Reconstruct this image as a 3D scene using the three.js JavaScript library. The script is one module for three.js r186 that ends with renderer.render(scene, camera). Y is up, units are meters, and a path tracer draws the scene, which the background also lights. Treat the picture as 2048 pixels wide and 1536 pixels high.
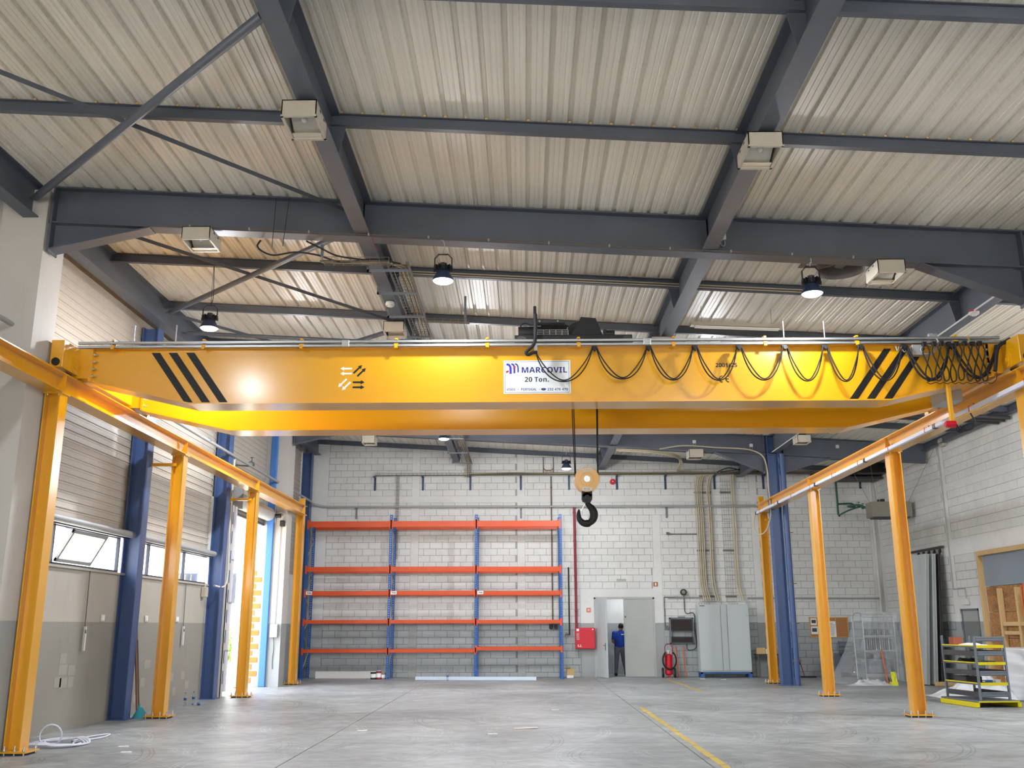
import * as THREE from 'three';
import { mergeGeometries } from 'three/addons/utils/BufferGeometryUtils.js';
import { RoundedBoxGeometry } from 'three/addons/geometries/RoundedBoxGeometry.js';
import { MarchingCubes } from 'three/addons/objects/MarchingCubes.js';
import { FontLoader } from 'three/addons/loaders/FontLoader.js';
import { TextGeometry } from 'three/addons/geometries/TextGeometry.js';
import { RectAreaLightUniformsLib } from 'three/addons/lights/RectAreaLightUniformsLib.js';

// ---------------------------------------------------------------- camera, sky, lamps, exposure
const scene = new THREE.Scene();
const camera = new THREE.PerspectiveCamera(43.4, 2048 / 1536, 0.1, 200);
camera.position.set(0, 1.7, 0);
camera.rotation.order = 'YXZ';
camera.rotation.set(0.2457, 0.0116, -0.0027);
const renderer = new THREE.WebGLRenderer({ antialias: true });
renderer.toneMapping = THREE.LinearToneMapping;
renderer.toneMappingExposure = 1.2;
renderer.shadowMap.enabled = true;
RectAreaLightUniformsLib.init();
const SKY = 7.0, LAMP = 300, GLOW = 22;         // radiance of the hazy sky, of an LED lens, candela from the rim of its dome
const sun = new THREE.DirectionalLight(0xfff4e2, 34);      // stands behind the photographer, over the yard
sun.position.set(14, 60, 34); sun.target.position.set(0, 0, 8); sun.castShadow = true; sun.shadow.radius = 1;
Object.assign(sun.shadow.camera, { left: -50, right: 50, top: 50, bottom: -50, near: 1, far: 160 }); sun.shadow.mapSize.set(2048, 2048); scene.add(sun, sun.target);
{
  const W = 128, H = 64, d = new Float32Array(W * H * 4);
  for (let y = 0; y < H; y++) for (let x = 0; x < W; x++) {
    const e = (y + 0.5) / H * 2 - 1, t = Math.max(0, e), o = (y * W + x) * 4;      // bright haze, a little bluer overhead
    d[o] = SKY * (1.0 - 0.28 * t); d[o + 1] = SKY * (1.02 - 0.2 * t); d[o + 2] = SKY * (1.08 - 0.06 * t); d[o + 3] = 1;
    if (e < 0) { d[o] = d[o + 1] = d[o + 2] = SKY * 0.35; }
  }
  const t = new THREE.DataTexture(d, W, H, THREE.RGBAFormat, THREE.FloatType);
  t.mapping = THREE.EquirectangularReflectionMapping; t.magFilter = THREE.LinearFilter; t.needsUpdate = true;
  scene.background = t;
}
// LED high-bay lamps: [x, y of the lens, z]
const LAMPS = [
  [-1.18, 6.685, -13.55, 7.27, 0.4], [4.28, 6.445, -13.55, 6.98, 0.45], [-5.545, 6.82, -16.25, 8.0], [1.33, 6.41, -29.55, 7.0], [-2.25, 6.85, -26.9, 7.8],
];
// unseen lamps: first inferred from its reflection, the others added to brighten the hall
const LAMPS_UNSEEN = [[-5.9, 6.8, -8.8, 8.0, 0.5], [4.3, 6.45, -4, 7.35], [0.8, 6.65, 0.5, 7.78], [10.6, 6.3, -18.2, 7.1, 1.4], [11.3, 6.25, -15.2, 7.05], [-5.545, 6.75, -22.2, 8.0], [4.28, 6.7, -21.6, 7.5], [-1.18, 6.8, -21.55, 7.73]];

// ---------------------------------------------------------------- helpers
let seed = 7;
const rnd = () => { seed = (seed * 1664525 + 1013904223) >>> 0; return seed / 4294967296; };
const rr = (a, b) => a + (b - a) * rnd();
const V = (x, y, z) => new THREE.Vector3(x, y, z);
const used = new Map();
function numbered(n) { const k = used.get(n) ?? 0; used.set(n, k + 1); return k ? n + '_' + String(k).padStart(3, '0') : n; }
function clean(g) {
  let r = g.index ? g.toNonIndexed() : g;
  for (const k of Object.keys(r.attributes)) if (!['position', 'normal', 'uv'].includes(k)) r.deleteAttribute(k);
  if (!r.attributes.normal) r.computeVertexNormals();
  if (!r.attributes.uv) r.setAttribute('uv', new THREE.BufferAttribute(new Float32Array(r.attributes.position.count * 2), 2));
  r.morphAttributes = {};
  return r;
}
function metricUV(g) {                                              // uv in metres, by the face's main axis
  const p = g.attributes.position, n = g.attributes.normal, u = g.attributes.uv;
  for (let i = 0; i < p.count; i++) {
    const x = Math.abs(n.getX(i)), y = Math.abs(n.getY(i)), z = Math.abs(n.getZ(i));
    if (y >= x && y >= z) u.setXY(i, p.getX(i), p.getZ(i));
    else if (x >= z) u.setXY(i, p.getZ(i), p.getY(i));
    else u.setXY(i, p.getX(i), p.getY(i));
  }
  return g;
}
const merge = (list) => { const l = [].concat(list).map(clean); return l.length === 1 ? l[0] : mergeGeometries(l); };
const box = (x0, x1, y0, y1, z0, z1) => new THREE.BoxGeometry(Math.abs(x1 - x0), Math.abs(y1 - y0), Math.abs(z1 - z0)).translate((x0 + x1) / 2, (y0 + y1) / 2, (z0 + z1) / 2);
const cbox = (x, y, z, w, h, d) => new THREE.BoxGeometry(w, h, d).translate(x, y, z);
const rbox = (x, y, z, w, h, d, r = 0.01) => new RoundedBoxGeometry(w, h, d, 1, Math.min(r, w / 2.01, h / 2.01, d / 2.01)).translate(x, y, z);
function orient(g, p, q, up = V(0, 1, 0)) {                         // a shape made along +z from the origin, laid from p to q
  const z = q.clone().sub(p).normalize(), x = up.clone().cross(z).normalize(), y = z.clone().cross(x);
  return g.applyMatrix4(new THREE.Matrix4().makeBasis(x, y, z).setPosition(p));
}
function ishape(h, b, tw, tf) {
  const s = new THREE.Shape(), H = h / 2, B = b / 2, w = tw / 2;
  [[-B, -H], [B, -H], [B, -H + tf], [w, -H + tf], [w, H - tf], [B, H - tf], [B, H], [-B, H], [-B, H - tf], [-w, H - tf], [-w, -H + tf], [-B, -H + tf]].forEach(([x, y], i) => (i ? s.lineTo(x, y) : s.moveTo(x, y)));
  return s;
}
const ibeam = (p, q, h, b, tw, tf, up) => orient(new THREE.ExtrudeGeometry(ishape(h, b, tw, tf), { depth: p.distanceTo(q), bevelEnabled: false, steps: 1 }), p, q, up);
const bar = (p, q, r, n = 8) => orient(new THREE.CylinderGeometry(r, r, p.distanceTo(q), n).rotateX(Math.PI / 2).translate(0, 0, p.distanceTo(q) / 2), p, q, Math.abs(q.clone().sub(p).normalize().y) > 0.95 ? V(1, 0, 0) : V(0, 1, 0));
const flat = (p, q, w, t, up = V(0, 1, 0)) => orient(new THREE.BoxGeometry(w, t, p.distanceTo(q)).translate(0, 0, p.distanceTo(q) / 2), p, q, up);
const tube = (pts, r, n = 6, seg) => new THREE.TubeGeometry(new THREE.CatmullRomCurve3(pts.map((a) => (a.isVector3 ? a : V(...a)))), seg ?? pts.length * 6, r, n, false);
const cyl = (x, y, z, r, h, axis = 'y', n = 20, r2 = r) => { const g = new THREE.CylinderGeometry(r2, r, h, n); if (axis === 'x') g.rotateZ(Math.PI / 2); if (axis === 'z') g.rotateX(Math.PI / 2); return g.translate(x, y, z); };
function prism(pts, z0, z1) {                                       // polygon in xy, from z0 to z1
  const s = new THREE.Shape(); pts.forEach(([x, y], i) => (i ? s.lineTo(x, y) : s.moveTo(x, y)));
  return new THREE.ExtrudeGeometry(s, { depth: Math.abs(z1 - z0), bevelEnabled: false, steps: 1 }).translate(0, 0, Math.min(z0, z1));
}
function tag(o, label, category, group, kind) { o.userData.label = label; if (category) o.userData.category = category; if (group) o.userData.group = group; if (kind) o.userData.kind = kind; return o; }
function thing(name, label, category, [x, y, z] = [0, 0, 0], group, kind = 'thing') {
  const o = new THREE.Group(); o.name = numbered(name); o.position.set(x, y, z); scene.add(o);
  return tag(o, label, category, group, kind);
}
function mesh(name, geos, mat) { const m = new THREE.Mesh(metricUV(merge(geos)), mat); m.name = name; m.castShadow = m.receiveShadow = true; return m; }
function part(name, geos, mat, parent, label) {                     // shapes given in world metres; the parent is not turned
  const g = merge(geos); let a = parent, x = 0, y = 0, z = 0;
  while (a && a !== scene) { x += a.position.x; y += a.position.y; z += a.position.z; a = a.parent; }
  metricUV(g); g.translate(-x, -y, -z);
  const m = new THREE.Mesh(g, mat); m.name = name; m.castShadow = m.receiveShadow = true; if (label) m.userData.label = label;
  parent.add(m); return m;
}
function local(name, geos, mat, parent, label) { const m = mesh(name, geos, mat); if (label) m.userData.label = label; parent.add(m); return m; }
function single(name, label, category, geos, mat, group) { const m = mesh(numbered(name), geos, mat); scene.add(m); tag(m, label, category, group, 'thing'); return m; }
function struct(name, geos, mat) { const m = mesh(name, geos, mat); m.userData.kind = 'structure'; scene.add(m); return m; }
function structGroup(name) { const g = new THREE.Group(); g.name = name; g.userData.kind = 'structure'; scene.add(g); return g; }

// ---------------------------------------------------------------- textures and materials
const P = new Uint8Array(512); for (let i = 0; i < 256; i++) P[i] = i;
for (let i = 255; i > 0; i--) { const j = Math.floor(rnd() * (i + 1)); [P[i], P[j]] = [P[j], P[i]]; } for (let i = 0; i < 256; i++) P[256 + i] = P[i];
function vnoise(x, y, px, py) {                                     // value noise that repeats every px, py cells
  const xi = Math.floor(x), yi = Math.floor(y), fx = x - xi, fy = y - yi, s = fx * fx * (3 - 2 * fx), t = fy * fy * (3 - 2 * fy);
  const h = (a, b) => P[P[((a % px) + px) % px & 255] + (((b % py) + py) % py & 255)] / 255;
  return (h(xi, yi) * (1 - s) + h(xi + 1, yi) * s) * (1 - t) + (h(xi, yi + 1) * (1 - s) + h(xi + 1, yi + 1) * s) * t;
}
function fbm(u, v, cx, cy, oct) { let a = 0.5, s = 0, n = 0; for (let i = 0; i < oct; i++) { s += a * vnoise(u * cx + i * 7, v * cy + i * 3, cx, cy); n += a; a *= 0.5; cx *= 2; cy *= 2; } return s / n; }
function texture(w, h, size, f, srgb = true) {                      // f(u, v) -> [r, g, b] 0..1 (sRGB); covers size metres
  const d = new Uint8Array(w * h * 4);
  for (let y = 0; y < h; y++) for (let x = 0; x < w; x++) { const c = f(x / w, y / h), o = (y * w + x) * 4; for (let k = 0; k < 3; k++) d[o + k] = Math.max(0, Math.min(255, c[k] * 255)); d[o + 3] = 255; }
  const t = new THREE.DataTexture(d, w, h, THREE.RGBAFormat); t.wrapS = t.wrapT = THREE.RepeatWrapping; t.magFilter = THREE.LinearFilter; t.minFilter = THREE.LinearMipmapLinearFilter; t.generateMipmaps = true;
  t.repeat.set(1 / size[0], 1 / size[1]); if (srgb) t.colorSpace = THREE.SRGBColorSpace; t.needsUpdate = true; return t;
}
const grey = (a) => [a, a, a];
const std = (o) => new THREE.MeshStandardMaterial(o);
const mottle = texture(256, 256, [1.7, 1.7], (u, v) => { const a = 0.93 + 0.07 * fbm(u, v, 4, 4, 5) + 0.03 * (fbm(u, v, 40, 40, 2) - 0.5); return grey(a); });
const grime = texture(512, 512, [6.3, 6.3], (u, v) => { const a = fbm(u, v, 5, 5, 6), b = fbm(u, v, 30, 6, 4); const k = 0.9 + 0.1 * a - 0.12 * Math.max(0, b - 0.62); return [k, k * 0.995, k * 0.985]; });
const peel = texture(256, 256, [0.5, 0.5], (u, v) => grey(fbm(u, v, 24, 24, 3)), false);
const streak = texture(512, 512, [2.6, 8], (u, v) => {              // sheet metal: fine streaks that run along the sheet, with dull patches
  const a = fbm(u, v, 90, 2, 3), b = fbm(u, v, 6, 5, 5); const k = 0.9 + 0.1 * a - 0.1 * Math.max(0, b - 0.58); return [k, k * 0.992, k * 0.972];
});
const dirt = texture(512, 512, [2.3, 4.1], (u, v) => { const a = fbm(u, v, 6, 6, 6), b = fbm(u, v, 3, 3, 4); const k = 0.9 + 0.12 * (a - 0.5) - (b > 0.66 ? 0.5 * (b - 0.66) : 0); return [k, k * 0.98, k * 0.95]; });
// floor: power-trowelled concrete with tyre arcs, scuffs, dust and dark spots
const floorMap = (() => {
  const S = 1024, arcs = [];
  for (let i = 0; i < 90; i++) arcs.push([rnd(), rnd(), rr(0.04, 0.4), rr(0, 6.28), rr(0.5, 2.2), rr(0.0008, 0.0022), rr(-0.05, 0.05)]);
  const c = document.createElement('canvas'); c.width = c.height = S; const x = c.getContext('2d');
  x.fillStyle = '#808080'; x.fillRect(0, 0, S, S);
  for (const [a, b, r, t0, dt, w, k] of arcs) for (const sx of [-1, 0, 1]) for (const sy of [-1, 0, 1]) { x.strokeStyle = k > 0 ? 'rgba(200,200,200,0.4)' : 'rgba(50,50,52,0.42)'; x.lineWidth = w * S; for (const off of [0, 0.011, 0.017]) { x.beginPath(); x.arc((a + sx) * S, (b + sy) * S, (r + off) * S, t0, t0 + dt); x.stroke(); } }
  for (let i = 0; i < 260; i++) { x.fillStyle = rnd() < 0.45 ? 'rgba(40,38,36,0.5)' : 'rgba(225,225,220,0.35)'; x.beginPath(); x.ellipse(rnd() * S, rnd() * S, rr(0.5, 3.2), rr(0.4, 1.4), rnd() * 3, 0, 7); x.fill(); }
  for (let i = 0; i < 240; i++) { x.strokeStyle = rnd() < 0.5 ? 'rgba(48,48,50,0.4)' : 'rgba(215,215,215,0.38)'; x.lineWidth = rr(0.5, 1.8); const a = rnd() * S, b = rnd() * S, l = rr(10, 120), t = rr(-0.5, 0.5); x.beginPath(); x.moveTo(a, b); x.quadraticCurveTo(a + l / 2, b + rr(-8, 8), a + l * Math.cos(t), b + l * Math.sin(t)); x.stroke(); }
  const px = x.getImageData(0, 0, S, S).data;
  return texture(S, S, [9.1, 9.1], (u, v) => {
    const m = px[((Math.floor(v * S) * S) + Math.floor(u * S)) * 4] / 255;
    const a = fbm(u, v, 5, 5, 7), b = fbm(u, v, 9, 34, 4);
    const g = fbm(u, v, 60, 60, 4), k = 0.6 + 0.26 * (a - 0.5) + 0.1 * (b - 0.5) + 0.16 * (g - 0.5) + (m - 0.5) * 0.95;
    return [k * 0.985, k, k * 1.0];
  });
})();
const srgb = (h) => new THREE.Color(h);
const M = {
  white: std({ color: srgb('#dededa'), roughness: 0.75, map: mottle }),
  white2: std({ color: srgb('#dcdcd8'), roughness: 0.75, map: mottle }),
  white3: std({ color: srgb('#e0e0dc'), roughness: 0.75, map: mottle }),
  plaster: std({ color: srgb('#e0e0dc'), roughness: 0.8, map: mottle }),
  grey: std({ color: srgb('#a4a9a9'), roughness: 0.7, map: mottle }),
  grey2: std({ color: srgb('#a2a7a7'), roughness: 0.7, map: mottle }),
  grey3: std({ color: srgb('#a6abab'), roughness: 0.7, map: mottle }),
  greyFlat: std({ color: srgb('#a4a9a9'), roughness: 0.7, map: grime }),
  jointShade: std({ color: srgb('#a0a09c'), roughness: 0.95 }),  // joints carry the wall paint; the shade in them is part of this colour
  jointGreyShade: std({ color: srgb('#747978'), roughness: 0.95 }),  // grey-painted joints, darkened in colour for the shade of the recess
  worn: std({ color: srgb('#a9a59c'), roughness: 0.9, map: grime }),
  filmDull: new THREE.MeshPhysicalMaterial({ color: srgb('#eef1f3'), roughness: 0.2, transmission: 0.22, thickness: 0, ior: 1.35, side: THREE.DoubleSide }),
  concrete: std({ color: srgb('#bcb6ab'), roughness: 0.85, map: grime }),
  concreteGrey: std({ color: srgb('#9a978f'), roughness: 0.85, map: grime }),
  colPaint: std({ color: srgb('#cbc8c3'), roughness: 0.75, map: grime }),
  floor: std({ color: srgb('#f4f6f6'), roughness: 0.42, map: floorMap }),
  floorBase: std({ color: srgb('#3b3a38'), roughness: 0.95 }),
  deck: std({ color: srgb('#f4f1ea'), roughness: 0.45, metalness: 0.05, map: streak }),
  deck2: std({ color: srgb('#eeebe3'), roughness: 0.45, metalness: 0.05, map: streak }),
  deck3: std({ color: srgb('#f8f5ee'), roughness: 0.45, metalness: 0.05, map: streak }),
  clad: std({ color: srgb('#c2b9ac'), roughness: 0.5, map: mottle }),
  steel: std({ color: srgb('#626b7b'), roughness: 0.48, metalness: 0.1, map: dirt }),
  blue: std({ color: srgb('#455d8c'), roughness: 0.42, map: mottle }),
  dark: std({ color: srgb('#4a4a4e'), roughness: 0.6, map: dirt }),
  yellow: new THREE.MeshPhysicalMaterial({ color: srgb('#e6a500'), roughness: 0.32, clearcoat: 1, clearcoatRoughness: 0.2, bumpMap: peel, bumpScale: 0.0006 }),
  black: std({ color: srgb('#17181b'), roughness: 0.55 }),
  blackGloss: std({ color: srgb('#08080a'), roughness: 0.55 }),
  rubber: std({ color: srgb('#1c1c1e'), roughness: 0.7 }),
  zinc: std({ color: srgb('#c3c7c9'), roughness: 0.35, metalness: 0.85 }),
  bolt: std({ color: srgb('#d0d2d2'), roughness: 0.3, metalness: 0.9 }),
  chrome: std({ color: srgb('#d8dadb'), roughness: 0.2, metalness: 1 }),
  wire: std({ color: srgb('#8a8577'), roughness: 0.5, metalness: 0.6 }),
  cableBeige: std({ color: srgb('#c2b79c'), roughness: 0.7 }),
  cableBrown: std({ color: srgb('#6d5c4b'), roughness: 0.7 }),
  pipeGrey: std({ color: srgb('#a7a9a8'), roughness: 0.5, metalness: 0.3 }),
  pipeDark: std({ color: srgb('#6c6862'), roughness: 0.55, metalness: 0.3 }),
  lampBox: std({ color: srgb('#cfcabd'), roughness: 0.55, map: dirt }),
  lampInner: std({ color: srgb('#d8d4c8'), roughness: 0.35, metalness: 0.4 }),
  bulb: new THREE.MeshPhysicalMaterial({ color: srgb('#f2f2ee'), roughness: 0.2, clearcoat: 0.6 }),
  lens: std({ color: srgb('#ffffff'), emissive: srgb('#f6faff'), emissiveIntensity: 6, roughness: 0.4 }),
  navy: std({ color: srgb('#2b3a57'), roughness: 0.4, metalness: 0.2 }),
  orange: std({ color: srgb('#d54f1a'), roughness: 0.45, map: mottle }),
  rackBlue: std({ color: srgb('#1f5fae'), roughness: 0.45, map: mottle }),
  red: std({ color: srgb('#c8102a'), roughness: 0.4 }),
  redPipe: std({ color: srgb('#8e2333'), roughness: 0.5 }),
  cabinet: std({ color: srgb('#bcc4c3'), roughness: 0.5 }),
  doorGrey: std({ color: srgb('#b9bdba'), roughness: 0.55, map: grime }),
  darkGlass: std({ color: srgb('#2a2322'), roughness: 0.15 }),
  frameDark: std({ color: srgb('#2c3648'), roughness: 0.45 }),
  glass: new THREE.MeshPhysicalMaterial({ color: 0xffffff, roughness: 0.02, transmission: 1, thickness: 0, ior: 1.5 }),
  film: new THREE.MeshPhysicalMaterial({ color: srgb('#f4f8fa'), roughness: 0.09, transmission: 0.8, thickness: 0, ior: 1.3, side: THREE.DoubleSide }),
  filmMilky: new THREE.MeshPhysicalMaterial({ color: srgb('#f2f5f6'), roughness: 0.3, transmission: 0.45, thickness: 0, ior: 1.3, side: THREE.DoubleSide }),
  wood: std({ color: srgb('#d9bb8b'), roughness: 0.75, map: texture(256, 256, [0.5, 2], (u, v) => { const k = 0.86 + 0.14 * fbm(u, v, 30, 2, 4); return [k, k * 0.98, k * 0.93]; }) }),
  osb: std({ color: srgb('#d3a670'), roughness: 0.85, map: texture(512, 512, [1.5, 1.5], (u, v) => { const a = fbm(u, v, 40, 160, 3), b = fbm(u, v, 3, 9, 4), c = fbm(u, v, 160, 50, 2); const k = 0.55 + 0.4 * a + 0.3 * (c - 0.5) - 0.5 * Math.max(0, b - 0.52); return [k * 1.05, k * 0.97, k * 0.9]; }) }),
  cork: std({ color: srgb('#b9804e'), roughness: 0.9, map: mottle }),
  paper: std({ color: srgb('#f0f0ec'), roughness: 0.8 }),
  stick: std({ color: srgb('#c96a3c'), roughness: 0.6 }),
  green: std({ color: srgb('#1d5a46'), roughness: 0.5 }),
  heater: std({ color: srgb('#8f8b7c'), roughness: 0.5, map: mottle }),
  panel: std({ color: srgb('#cdd5d4'), roughness: 0.5, map: mottle }),
  brick: std({ color: srgb('#d98242'), roughness: 0.9, map: mottle }),
  mark: std({ color: srgb('#d9bf55'), roughness: 0.7, map: dirt }),
  skin: std({ color: srgb('#8a5a44'), roughness: 0.6 }),
  shirt: std({ color: srgb('#123f9e'), roughness: 0.85, map: mottle }),
  trousers: std({ color: srgb('#6a6a75'), roughness: 0.9, map: mottle }),
  hair: std({ color: srgb('#17140f'), roughness: 0.8 }),
  teal: std({ color: srgb('#3fa6b8'), roughness: 0.6 }),
  slate: std({ color: srgb('#6d747c'), roughness: 0.5, metalness: 0.2 }),
  cartYellow: std({ color: srgb('#d9c800'), roughness: 0.5, map: mottle }),
  skirt: std({ color: srgb('#2f5d92'), roughness: 0.5 }),
  bluePipe: std({ color: srgb('#3f78c0'), roughness: 0.45 }),
  lilac: std({ color: srgb('#d7d9e6'), roughness: 0.5 }),
  paleSteel: std({ color: srgb('#c9d8e4'), roughness: 0.35, metalness: 0.5 }),
  water: new THREE.MeshPhysicalMaterial({ color: srgb('#eaf2f6'), roughness: 0.05, transmission: 0.9, thickness: 0, ior: 1.33 }),
  leaf: std({ color: srgb('#6fae3c'), roughness: 0.8 }),
};
function canvasMat(w, h, draw, rough = 0.5) {
  const c = document.createElement('canvas'); c.width = w; c.height = h; draw(c.getContext('2d'), w, h);
  const t = new THREE.CanvasTexture(c); t.colorSpace = THREE.SRGBColorSpace; t.magFilter = THREE.LinearFilter; t.minFilter = THREE.LinearMipmapLinearFilter;
  return std({ map: t, roughness: rough });
}
function decal(name, x0, x1, y0, y1, z, mat, parent, label) {       // printed plate with a thin edge, facing +z
  const g = new THREE.PlaneGeometry(x1 - x0, y1 - y0).translate((x0 + x1) / 2, (y0 + y1) / 2, z);
  const a = merge(g); let p = parent, x = 0, y = 0, zz = 0; while (p && p !== scene) { x += p.position.x; y += p.position.y; zz += p.position.z; p = p.parent; }
  a.translate(-x, -y, -zz); const m = new THREE.Mesh(a, mat); m.name = name; if (label) m.userData.label = label; parent.add(m); return m;
}

// ---------------------------------------------------------------- the setting
const XL = -7.85, XR = 12.5, ZB = -34.4, ZF = 12, SL = 0.0574;
const roofY = (x) => 7.83 - SL * x;                                 // underside of the roof deck: falls to the right
const BW = 0.432, BH = 0.2325, PAINT = 1.79;

{ // floor: cast slabs with open joints
  const f = structGroup('floor');
  part('floor_bed', box(XL - 0.4, XR + 0.4, -0.3, -0.02, ZB - 5, ZF + 0.4), M.floorBase, f);
  const xs = [XL - 0.4, -3.1, 2.33, 7.75, XR + 0.4], zs = [ZF + 0.4, 5, -0.15, -5.25, -10.3, -15.35, -20.45, -25.55, -30.6, ZB];
  for (let i = 0; i < xs.length - 1; i++) for (let j = 0; j < zs.length - 1; j++)
    part('floor_slab', box(xs[i] + 0.008, xs[i + 1] - 0.008, -0.16, 0, zs[j] - 0.008, zs[j + 1] + 0.008), M.floor, f);
  part('floor_slab', box(1.2, 8, -0.16, 0, ZB - 0.01, ZB - 4.5), M.floor, f);
}

{ // ceiling: profiled steel sheets laid up the slope of the roof, over them the insulated slab
  const c = structGroup('ceiling');
  const x0 = XL - 0.35, n = 20, w = 1.04, pitch = 0.26, zs = [ZF + 0.3, -3, -13.6, -24.2, ZB - 0.3];
  const prof = [[0, 0], [0.05, 0], [0.055, 0.006], [0.065, 0.006], [0.07, 0], [0.118, 0], [0.123, 0.006], [0.133, 0.006], [0.138, 0], [0.188, 0], [0.204, 0.045], [0.244, 0.045], [0.26, 0]];
  const mats = [M.deck, M.deck2, M.deck3];
  for (let s = 0; s < zs.length - 1; s++) for (let i = 0; i < n; i++) {
    const pos = [], a = x0 + i * w, lift = (i % 2) * 0.0015;
    for (let r = 0; r < 4; r++) for (let k = 0; k < prof.length - 1; k++) {
      const X = (t) => a + r * pitch + t[0], Y = (t) => roofY(X(t)) + t[1] + lift, [p, q] = [prof[k], prof[k + 1]];
      const A = [X(p), Y(p), zs[s]], B = [X(q), Y(q), zs[s]], C = [X(q), Y(q), zs[s + 1]], D = [X(p), Y(p), zs[s + 1]];
      pos.push(...A, ...C, ...B, ...A, ...D, ...C);
    }
    const g = new THREE.BufferGeometry(); g.setAttribute('position', new THREE.Float32BufferAttribute(pos, 3)); g.computeVertexNormals();
    g.setAttribute('uv', new THREE.Float32BufferAttribute(new Float32Array(pos.length / 3 * 2), 2));
    part('roof_sheet', g, mats[(i * 7 + s * 5) % 3], c);
  }
  const slab = prism([[x0, roofY(x0) + 0.055], [x0 + n * w, roofY(x0 + n * w) + 0.055], [x0 + n * w, roofY(x0 + n * w) + 0.25], [x0, roofY(x0) + 0.25]], ZB - 0.3, ZF + 0.3);
  part('roof_insulation', slab, M.white, c);
}

// masonry: hollow concrete blocks, painted grey up to 1.79 m and white above; the plain strips are the concrete frame
function masonry(group, axis, at, from, to, top, plain, eye, whites, greys) {
  const rows = []; let y = PAINT - 7 * BH; rows.push([0, y]); while (y < 9) { rows.push([y, y + BH]); y += BH; }
  const all = [];
  rows.forEach(([y0, y1], r) => {
    for (let a = from - (r % 2) * BW / 2; a < to; a += BW) {
      const b0 = Math.max(a, from), b1 = Math.min(a + BW, to);
      if (b1 - b0 < 0.06) continue;
      const t = top((b0 + b1) / 2); if (y0 >= t - 0.05) continue;
      all.push([b0, b1, y0, Math.min(y1, t), r]);
    }
  });
  const made = [];
  const G = 0.006, D = 0.014;
  const block = (b0, b1, y0, y1, proud) => {                        // a chamfered face with four edges; the back stands in the mortar
    const p = [], c = 0.006, q = (u, v, d) => (axis === 'x' ? [u, v, at + d] : [at - d, v, u]);
    const o = [[b0 + G, y0 + G], [b1 - G, y0 + G], [b1 - G, y1 - G], [b0 + G, y1 - G]], i = [[b0 + G + c, y0 + G + c], [b1 - G - c, y0 + G + c], [b1 - G - c, y1 - G - c], [b0 + G + c, y1 - G - c]];
    const quad = (A, B, C, E) => { if (axis === 'x') p.push(...A, ...B, ...C, ...A, ...C, ...E); else p.push(...A, ...C, ...B, ...A, ...E, ...C); };
    const F = i.map(([u, v]) => q(u, v, proud)), R = o.map(([u, v]) => q(u, v, proud - c)), B = o.map(([u, v]) => q(u, v, -D));
    if (axis === 'x') { quad(F[0], F[1], F[2], F[3]); for (let k = 0; k < 4; k++) { const l = (k + 1) % 4; quad(R[k], R[l], F[l], F[k]); quad(B[k], B[l], R[l], R[k]); } }
    else { quad(F[1], F[0], F[3], F[2]); for (let k = 0; k < 4; k++) { const l = (k + 1) % 4; quad(R[l], R[k], F[k], F[l]); quad(B[l], B[k], R[k], R[l]); } }
    const g = new THREE.BufferGeometry(); g.setAttribute('position', new THREE.Float32BufferAttribute(p, 3)); g.computeVertexNormals();
    g.setAttribute('uv', new THREE.Float32BufferAttribute(new Float32Array(p.length / 3 * 2), 2)); return g;
  };
  for (const [b0, b1, y0, y1, r] of all) {
    let cut = [[b0, b1]];
    for (const [s0, s1, v0, v1] of plain) if (y1 > v0 + 0.02 && y0 < v1 - 0.02) cut = cut.flatMap(([u0, u1]) => (u1 <= s0 || u0 >= s1 ? [[u0, u1]] : [[u0, s0], [s1, u1]].filter(([m, n]) => n - m > 0.07)));
    for (const [u0, u1] of cut) made.push({ u0, u1, y0, y1, low: y1 < PAINT + 0.03, d: eye(( u0 + u1) / 2, (y0 + y1) / 2) });
  }
  made.sort((a, b) => a.d - b.d);
  const rest = new Map();
  made.forEach((m, i) => {
    const mat = (m.low ? greys : whites)[Math.floor(rnd() * 3)], g = block(m.u0, m.u1, m.y0, m.y1, rr(-0.002, 0.003));
    if (i < 300) part('block', g, mat, group);
    else { if (!rest.has(mat)) rest.set(mat, []); rest.get(mat).push(g); }
  });
  for (const [mat, list] of rest) { const o = part('blocks', list, mat, group); o.userData.kind = 'stuff'; }
}
const DOOR = [2.44, 4.5, 2.65];
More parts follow.
